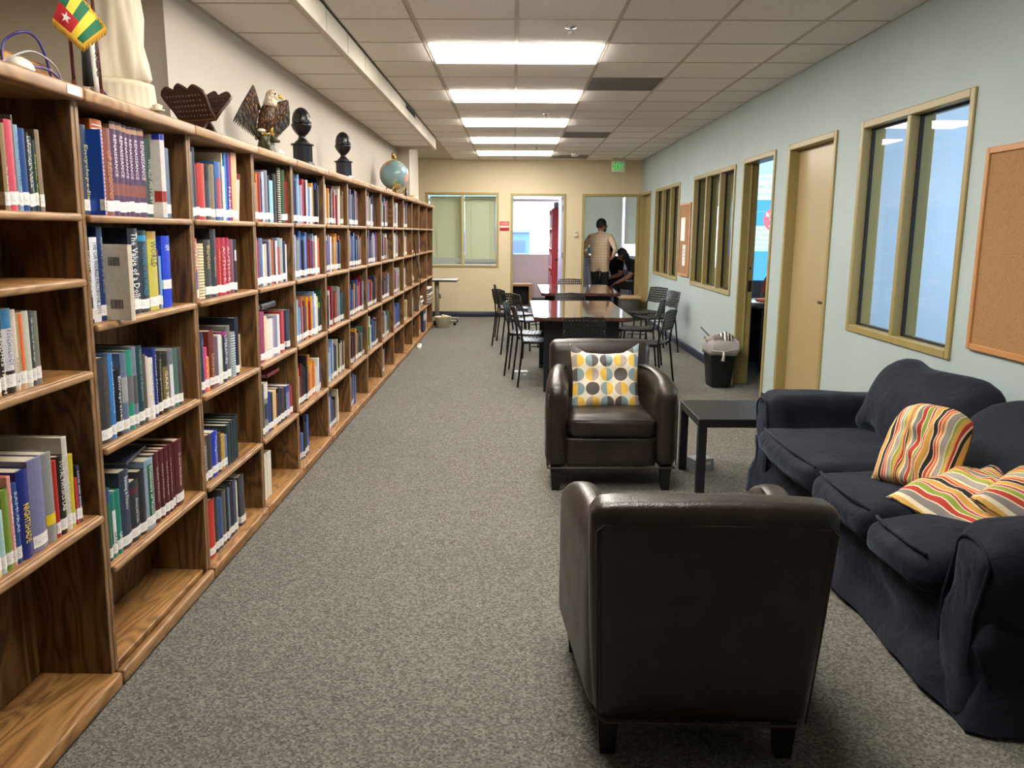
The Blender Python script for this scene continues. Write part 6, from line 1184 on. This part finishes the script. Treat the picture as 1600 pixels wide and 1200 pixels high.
litter('paper_bag', 'zebra-striped paper bag crumpled in the top of waste bin', zebra(), (2.10, 8.03, .475), (.085, .075, .065), 1); litter('plastic_bag', 'crumpled translucent grey bag in the top of waste bin', mat('8a807c', .4), (1.99, 7.99, .455), (.085, .07, .06), 7)
o = MB().tube([(0, 0, 0), (-.12, .0, .12)], .006, 8).build('stick', mat('58585c', .4)); o.location = (1.97, 8.02, .47); tag(o, 'thin grey stick poking out of the waste bin', 'stick')
bx = empty('filing_box', (2.02, 14.32, 0), 0, label='dark floor box with tan lid at the foot of right doorway', cat='box'); MB().rbox(1.86, 2.18, 14.12, 14.52, 0, .37, .008, 1).build('body', mat('3a3a3a', .6), bx, world=True); MB().rbox(1.84, 2.20, 14.10, 14.54, .37, .42, .012, 2).build('lid', mat('b09a78', .5), bx, world=True)

# ---------------------------------------------------------------- room behind the left doorway
rs = empty('red_bookshelf', (.74, 16.3, 0), 0, label='tall red bookshelf seen edge-on inside the left back room', cat='bookcase'); red = mat('a0222c', .45)
MB().box(.995, 1.0, 15.75, 16.95, .0, 1.95).build('back_panel', red, rs, world=True)
for y in (15.75, 16.33, 16.93): MB().rbox(.72, .995, y, y+.025, 0, 1.95, .003, 1, smooth=False).build('side_panel', red, rs, world=True)
for z in (.02, .42, .80, 1.18, 1.56, 1.925): MB().rbox(.72, .995, 15.77, 16.94, z, z+.025, .003, 1, smooth=False).build('shelf', red, rs, world=True)
rr_ = random.Random(5)
fcols = ['b8b0b4', 'cdc8c4', '9c98a4', 'd8d0c4']; fk = 0
for z in (.4455, .8255, 1.2055, 1.5855):
    y = 15.78; base_n = fk
    while y < 16.86:
        t = rr_.uniform(.045, .075); h_ = rr_.uniform(.2, .29)
        if not (16.27 < y+t and y < 16.36):
            tag(MB().rbox(.735, .93, y, y+t-.003, z, z+h_, .002, 1, smooth=False).build('folder', mat(fcols[fk % 4], .6), None, world=True), 'pale folder, %s from the doorway, %s shelf of the red bookshelf' % (ORD[len([1 for q in COL.objects if q.get('group') == 'folders in the red bookshelf'])-base_n+1], {.4455: 'lowest', .8255: 'second lowest', 1.2055: 'second highest', 1.5855: 'highest'}[z]), 'folder', 'folders in the red bookshelf'); fk += 1
        y += t
o = MB().rbox(-.1, .1, -.14, .14, 0, .12, .02, 2).build('grey_bag', mat('8a8c98', .7)); o.location = (.86, 15.95, 1.952); tag(o, 'grey bag on top of the red bookshelf', 'bag')
bx = empty('wooden_crate', (.1, 17.1, 0), 0, label='open tan box lying by the lilac wall in left back room', cat='box'); wd = mat('b08a68', .6)
MB().rbox(-.16, .38, 17.0, 17.4, .40, .45, .004, 1).build('top_panel', wd, bx, world=True); MB().rbox(.32, .38, 17.0, 17.4, 0, .40, .004, 1).build('side_panel', wd, bx, world=True); MB().rbox(-.16, -.10, 17.0, 17.4, 0, .40, .004, 1).build('side_panel', wd, bx, world=True); MB().rbox(-.1, .32, 17.36, 17.4, 0, .4, .004, 1).build('back_panel', mat('2a1c28', .7), bx, world=True)
# houses outside
hb = empty('office_building', (-4, 62, 0), 0, label='low blue building outside beyond the left back room window', cat='building'); MB().box(-14, 1.15, 60, 68, -1, 1.5).build('wall', mat('3c5894', .6), hb, world=True); MB().box(-14.2, 1.3, 59.8, 68, 1.5, 1.75).build('roof', mat('5c74a8', .6), hb, world=True)
for k in range(5): MB().box(.0-k*2.2, .8-k*2.2, 59.95, 60.0, .1, .9).build('window', mat('2a4070', .3), hb, world=True)
hb2 = empty('office_building', (-7, 85, 0), 0, label='tall pale teal building outside at the left of the doorway', cat='building'); MB().box(-18, .1, 82, 89, -1, 12).build('wall', mat('6c9098', .6), hb2, world=True)
for k in range(4):
    for j in range(4): MB().box(-.9-k*3, -.2-k*3, 81.94, 82.0, 1.2+j*2.4, 2.4+j*2.4).build('window', mat('6ca0a8', .3), hb2, world=True)

# ---------------------------------------------------------------- right back room fan and dark meeting room
fn = empty('floor_fan', (1.52, 17.0, 0), R(200), label='pale blue-grey pedestal fan behind the standing man', cat='fan'); fm = mat('a8b8bc', .4)
MB().lathe([(.17, 0), (.16, .02), (.03, .03)], 20).build('base', fm, fn); MB().tube([(0, 0, .03), (0, 0, .98)], .014, 10).build('pole', fm, fn); MB().lathe([(.05, -.06), (.055, 0), (.03, .06)], 14, mtx=T(0, 0, 1.02) @ RX(-90)).build('motor', fm, fn)
cg = MB()
for r_ in (.06, .12, .18, .22): cg.tube([(r_*math.cos(a), .07, 1.02+r_*math.sin(a)) for a in [k*math.pi/16 for k in range(32)]], .004, 5, closed=True)
for k in range(16): a = k*math.pi/8; cg.tube([(.05*math.cos(a), .075, 1.02+.05*math.sin(a)), (.22*math.cos(a), .07, 1.02+.22*math.sin(a))], .0025, 4)
cg.build('guard', fm, fn)
for k in range(4): MB().rbox(-.05, .05, .05, .055, .05, .19, .01, 1, mtx=T(0, 0, 1.02) @ RY(90*k) @ RZ(12)).build('blade', mat('c8d8dc', .3), fn)
sc = empty('projection_screen', (4.2, 13.36, .75), 0, label='projected blue slide with RULE 3 heading in the dark meeting room', cat='screen'); x0, x1 = 3.79, 5.3
E_ = lambda h_, s_=1.0: emis(h_, s_, 'projected_'+h_)
MB().box(x0, x1, 13.37, 13.385, .75, 2.72).build('screen_fabric', E_('4f9fe0', .8), sc, world=True)
for z0, z1, c_ in ((2.42, 2.72, '9cc4d4'), (2.03, 2.42, 'b8dcec'), (1.22, 1.62, 'b4dcec'), (1.84, 1.848, '7cc0f0')): MB().box(x0, x1, 13.362, 13.37, z0, z1).build('slide_band', E_(c_, .85), sc, world=True)
MB().lathe([(.19, 0), (.19, .004)], 36, mtx=T(4.20, 13.360, 1.72) @ RX(90)).build('rule_disc', E_('c86a78', .9), sc, world=True)
wt = E_('f4f8fa', 1.0); dk = E_('6a98b0', .8)
def stext(t, x, z, s_, m): 
    me = text_mesh(t, s_, res=1, align='LEFT'); me.materials.clear(); me.materials.append(m); me.transform(facing_y(x-4.2, z-.75, 13.352-13.36)); o = bpy.data.objects.new('slide_text', me); COL.objects.link(o); o.parent = sc
stext('RULE', 4.045, 1.79, .095, wt); stext('3', 4.09, 1.66, .19, wt)
for t, z in (('collect things', 2.36), ('own. Collect', 2.24), ('for a long time', 2.12)): stext(t, 3.86, z, .083, dk)
for t, z in (('be best. Com', 1.56), ('. For example', 1.48), ('perfect, one', 1.40), ('the future', 1.32), ('good will not', 1.25)): stext(t, 3.83, z, .072, dk)
mt = empty('meeting_table', (3.1, 9.2, 0), 0, label='dark meeting table just inside the open doorway on the right', cat='table'); MB().rbox(2.60, 3.7, 8.7, 9.75, .70, .74, .006, 1).build('tabletop', mat('241c24', .3), mt, world=True); MB().rbox(2.7, 3.6, 8.8, 8.86, 0, .70, .004, 1).build('panel_leg', mat('1a1020', .5), mt, world=True); MB().rbox(2.7, 3.6, 9.6, 9.66, 0, .70, .004, 1).build('panel_leg', mat('1a1020', .5), mt, world=True)
o = MB().rbox(-.14, .14, -.1, .1, 0, .03, .004, 1).build('orange_folder', mat('c05a30', .5)); o.location = (2.93, 9.3, .7405); o.rotation_euler = (0, 0, R(12)); tag(o, 'orange folder lying on the meeting table', 'folder')
lg = MB(); soft_box(lg, -.14, .14, -.08, .08, 0, .2, r=.06, n=8, wr=.03, fs=9, seed=4); o = lg.build('fabric_bag', mat('4a5c50', .8, 0, .1)); o.location = (3.10, 9.22, .7405); tag(o, 'grey-green cloth bag on the meeting table', 'bag')
# ---------------------------------------------------------------- people (one skinned body each; hair, glasses as children)
def human(label, loc, rz, Jt, cloth, skin='b07a5c', hair='14100e', head_yaw=0, head_pitch=0, hem=None, bulk=1.0, glasses=False, stripes_m=None, longhair=False):
    """Jt: joint positions in local space (x right, y forward, z up); cloth: zone -> material"""
    root = empty('person', loc, rz, label=label, cat='person')
    V_ = []; E2 = []; RAD = []; ZN = []
    def v(p, r, z): V_.append(Vector(p)); RAD.append(r); ZN.append(z); return len(V_)-1
    def e(a, b): E2.append((a, b))
    mid = lambda a, b, t: Vector(a).lerp(Vector(b), t)
    pel = v(Jt['pelvis'], (.155*bulk, .105*bulk), 'pants'); wst = v(mid(Jt['pelvis'], Jt['chest'], .42), (.145*bulk, .10*bulk), 'shirt'); ch = v(Jt['chest'], (.165*bulk, .115*bulk), 'shirt'); up = v(mid(Jt['chest'], Jt['neck'], .62), (.125*bulk, .085*bulk), 'shirt'); nk = v(Jt['neck'], .052, 'skin'); hd = v(Jt['head'], .06, 'skin')
    e(pel, wst); e(wst, ch); e(ch, up); e(up, nk); e(nk, hd)
    for s in 'RL':
        sh = v(Jt['sh'+s], .068, 'shirt'); m1 = v(mid(Jt['sh'+s], Jt['el'+s], .5), .056, 'shirt'); el = v(Jt['el'+s], .046, 'fore'); m2 = v(mid(Jt['el'+s], Jt['wr'+s], .45), .042, 'fore'); wr_ = v(Jt['wr'+s], .027, 'hand'); e(up, sh); e(sh, m1); e(m1, el); e(el, m2); e(m2, wr_)
        d = Vector(Jt['hd'+s])-Vector(Jt['wr'+s]); L = d.length; d.normalize(); side = d.cross(Vector(Jt.get('pn'+s, (0, 1, 0)))).normalized(); curl = Vector(Jt.get('pn'+s, (0, 1, 0))).normalized()
        pm = v(Vector(Jt['wr'+s])+d*.05, (.034, .017), 'hand'); e(wr_, pm)
        for k, (o_, ln) in enumerate(((-.030, .062), (-.010, .075), (.010, .08), (.028, .07))):
            b0 = Vector(Jt['wr'+s])+d*.092+side*o_; a = v(b0, .0095, 'hand'); b1 = v(b0+d*ln*.5+curl*ln*.22, .0085, 'hand'); c_ = v(b0+d*ln*.72+curl*ln*.62, .007, 'hand'); e(pm, a); e(a, b1); e(b1, c_)
        t0 = v(Vector(Jt['wr'+s])+d*.03+side*(-.04 if s == 'R' else .04)*Jt.get('th', 1), .011, 'hand'); t1 = v(Vector(Jt['wr'+s])+d*.075+side*(-.06 if s == 'R' else .06)*Jt.get('th', 1)+curl*.02, .0085, 'hand'); e(pm, t0); e(t0, t1)
        hp = v(Jt['hip'+s], .098, 'pants'); th_ = v(mid(Jt['hip'+s], Jt['kn'+s], .5), .082, 'pants'); kn_ = v(Jt['kn'+s], .06, 'pants'); cf = v(mid(Jt['kn'+s], Jt['an'+s], .35), .056, 'pants'); an = v(Jt['an'+s], .042, 'pants'); he = v(Vector(Jt['an'+s])+Vector((0, 0, -.055)), .042, 'shoe'); fd = Vector(Jt.get('ft'+s, (0, 1, 0))).normalized(); b_ = v(Vector(Jt['an'+s])+Vector((0, 0, -.065))+fd*.10, .042, 'shoe'); to = v(Vector(Jt['an'+s])+Vector((0, 0, -.075))+fd*.18, .03, 'shoe')
        e(pel, hp); e(hp, th_); e(th_, kn_); e(kn_, cf); e(cf, an); e(an, he); e(he, b_); e(b_, to)
    me = bpy.data.meshes.new('body'); me.from_pydata([p[:] for p in V_], E2, []); o = bpy.data.objects.new('body', me); COL.objects.link(o)
    o.modifiers.new('Skin', 'SKIN'); sv = me.skin_vertices[0].data
    for i, r_ in enumerate(RAD): sv[i].radius = r_ if isinstance(r_, tuple) else (r_, r_); sv[i].use_root = (i == pel)
    sd = o.modifiers.new('Sub', 'SUBSURF'); sd.levels = 2; sd.render_levels = 2
    dg = bpy.context.evaluated_depsgraph_get(); dg.update(); nm = bpy.data.meshes.new_from_object(o.evaluated_get(dg)); bpy.data.objects.remove(o)
    # zones by nearest bone
    zs = ['skin', 'shirt', 'pants', 'shoe', 'fore', 'hand']; ms = [mat(skin, .5), cloth['shirt'], cloth['pants'], cloth['shoe'], cloth.get('fore', mat(skin, .5)), mat(skin, .5)]
    vs = [x.co[:] for x in nm.vertices]; fs = [tuple(p.vertices) for p in nm.polygons]; mb = MB()
    for f in fs:
        c_ = sum((Vector(vs[i]) for i in f), Vector())/len(f); best = None
        for a, b in E2:
            A_, B_ = V_[a], V_[b]; ab = B_-A_; t = max(0, min(1, (c_-A_).dot(ab)/max(1e-9, ab.length_squared))); dd = (c_-(A_+ab*t)).length-((sum(RAD[a])/2 if isinstance(RAD[a], tuple) else RAD[a])*(1-t)+(sum(RAD[b])/2 if isinstance(RAD[b], tuple) else RAD[b])*t)
            if best is None or dd < best[0]: best = (dd, ZN[a] if t < .5 else ZN[b])
        if hem and best[1] == 'pants' and c_.z > hem: best = (0, 'shirt')
        mb.f.append(f); mb.mi.append(zs.index(best[1])); mb.sm.append(True)
    mb.v = vs
    # head with face, joined to the same mesh
    H = Vector(Jt['head'])+Vector((0, .01, .055)); hm = T(*H) @ RZ(head_yaw) @ RX(head_pitch)
    hb_ = MB(); hb_.ball((0, 0, 0), (.074, .094, .118), 22, 16)
    for k, p in enumerate(hb_.v):
        x, y, z = p
        if y > 0 and z < -.02: x *= 1-.25*(-z-.02)/.1; y *= 1.02
        if y > .06 and abs(z) < .03 and abs(x) < .05: y -= .006
        hb_.v[k] = (x, y, z)
    mb.add(hb_.v, hb_.f, 0, True, hm)
    mb.add(*(lambda q: (q.v, q.f))(MB().tube([(0, .088, .012), (0, .103, -.014), (0, .112, -.026), (0, .092, -.034)], [.007, .010, .012, .006], 8)), 0, True, hm)
    for s in (-1, 1): mb.add(*(lambda q: (q.v, q.f))(MB().ball((s*.074, -.004, -.006), (.010, .020, .030), 10, 8)), 0, True, hm)
    body = mb.build('body', ms, root)
    ey_ = MB()
    for s in (-1, 1): ey_.ball((s*.028, .083, .006), (.011, .008, .008), 10, 8, mtx=hm)
    ey_.build('eyes', mat('201814', .2), root); MB().tube([(-.022, .090, -.058), (0, .096, -.056), (.022, .090, -.058)], .005, 6, mtx=hm).build('mouth', mat('8a4a40', .5), root)
    hr = MB(); hr.ball((0, -.014, .022), (.083, .100, .112), 24, 16); keep = []
    vv = []
    for x, y, z in hr.v:
        if y > .045 and z < .062: y = .045+(y-.045)*.25
        if z < -.045 and not longhair: z = -.045+(z+.045)*.3
        if longhair and z < -.02: z *= 1.9; y -= .02
        q = Vector((x, y, z)); q *= 1+.035*noise.noise(q*42); vv.append(q[:])
    hr.v = [tuple(hm @ Vector(p)) for p in vv]; hr.build('hair', mat(hair, .6, 0, .3), root)
    if not longhair:
        bd_ = MB(); bd_.ball((0, .045, -.078), (.052, .044, .038), 14, 10, mtx=hm); bd_.build('beard', mat(hair, .7, 0, .3), root)
    if glasses:
        gm = MB()
        for s in (-1, 1): gm.tube([(s*.030+.021*math.cos(a), .101, .006+.017*math.sin(a)) for a in [k*math.pi/8 for k in range(16)]], .0022, 5, closed=True, mtx=hm); gm.tube([(s*.05, .1, .01), (s*.077, .0, .008)], .002, 5, mtx=hm)
        gm.tube([(-.009, .102, .01), (.009, .102, .01)], .002, 5, mtx=hm); gm.build('glasses', mat('c8c0b0', .25, .6), root)
    return root
def plaid():
    n = NT('cream_plaid_shirt'); v = n.coord(); sp = n.n('ShaderNodeSeparateXYZ'); n.l(v, sp.inputs[0]); outs = []
    for ax in (0, 2):
        m = n.n('ShaderNodeMath', operation='MULTIPLY', i_1=19.0); n.l(sp.outputs[ax], m.inputs[0]); f = n.n('ShaderNodeMath', operation='FRACT'); n.l(m.outputs[0], f.inputs[0]); g = n.n('ShaderNodeMath', operation='LESS_THAN', i_1=.13); n.l(f.outputs[0], g.inputs[0]); outs.append(g.outputs[0])
    a = n.n('ShaderNodeMath', operation='ADD'); n.l(outs[0], a.inputs[0]); n.l(outs[1], a.inputs[1]); n.l(n.ramp(a.outputs[0], [(0, srgb('d8c4ac')), (.6, srgb('c2aa8e'))]), n.b.inputs['Base Color']); n.p(rough=.9); return n.m
blk = mat('0e0e12', .8); shoe = mat('141414', .5)
standing = dict(pelvis=(0, 0, .95), chest=(.0, .0, 1.30), neck=(.0, .02, 1.50), head=(.01, .03, 1.575), shR=(.19, .0, 1.42), elR=(.335, -.12, 1.20), wrR=(.235, .01, 1.04), hdR=(.15, .06, 1.0), pnR=(-.6, .2, .4), shL=(-.19, .0, 1.42), elL=(-.33, -.08, 1.17), wrL=(-.20, .06, 1.05), hdL=(-.12, .12, 1.0), pnL=(.6, .2, .4), hipR=(.09, 0, .90), knR=(.10, .03, .50), anR=(.11, -.01, .085), hipL=(-.09, 0, .90), knL=(-.10, .02, .50), anL=(-.12, -.02, .085))
human('man in a cream plaid shirt standing in doorway, right hand on hip', (1.59, 15.2, 0), R(-24), standing, dict(shirt=plaid(), pants=blk, shoe=shoe, fore=plaid()), skin='a8745a', head_yaw=-44, head_pitch=-4, glasses=True, hem=.80, bulk=1.28)
sit = dict(pelvis=(0, 0, .52), chest=(.0, .12, .84), neck=(.0, .20, 1.03), head=(.0, .26, 1.095), shR=(.17, .12, .95), elR=(.24, .22, .70), wrR=(.10, .40, .66), hdR=(.03, .47, .64), pnR=(-.3, .3, -1), shL=(-.17, .12, .95), elL=(-.25, .2, .70), wrL=(-.13, .40, .62), hdL=(-.05, .46, .60), pnL=(.3, .3, -1), hipR=(.10, .03, .50), knR=(.06, .46, .60), anR=(-.16, .60, .40), ftR=(-.8, .4, -.1), hipL=(-.10, .03, .50), knL=(-.10, .46, .50), anL=(-.10, .48, .085), ftL=(0, 1, 0))
tee = mat('10141e', .85); jeans = mat('22344e', .85, 0, .1)
def seat_for(loc, rz, label):
    c = copy_tree(proto); c.location = loc; c.rotation_euler = (0, 0, rz); tag(c, label, 'chair', 'chairs in the right back room')
human('seated man in navy tee and jeans with legs crossed, behind standing man', (2.12, 16.45, 0), R(125), sit, dict(shirt=tee, pants=jeans, shoe=shoe), skin='b8866c', head_pitch=-14)
seat_for((2.12, 16.45, 0), R(305), 'black chair under the seated man in the navy tee')
sit2 = dict(sit); sit2.update(chest=(0, .18, .82), neck=(0, .30, .98), head=(0, .38, 1.03), wrR=(.12, .48, .55), hdR=(.06, .55, .5), wrL=(-.12, .48, .55), hdL=(-.06, .55, .5), anR=(.12, .5, .085), knR=(.12, .47, .5), ftR=(0, 1, 0))
human('leaning seated person in black at the right edge of the doorway', (2.46, 15.72, 0), R(75), sit2, dict(shirt=blk, pants=mat('121216', .85), shoe=shoe), skin='b8866c', hair='2a2430', head_pitch=-25, longhair=True)
seat_for((2.46, 15.72, 0), R(255), 'black chair under the leaning person in black')
human('person in a dark red top seated at the meeting table', (3.36, 10.3, 0), R(172), sit, dict(shirt=mat('7a1c20', .8), pants=blk, shoe=shoe), skin='3a2620', head_pitch=-10)
seat_for((3.36, 10.3, 0), R(352), 'black chair under the person in dark red')
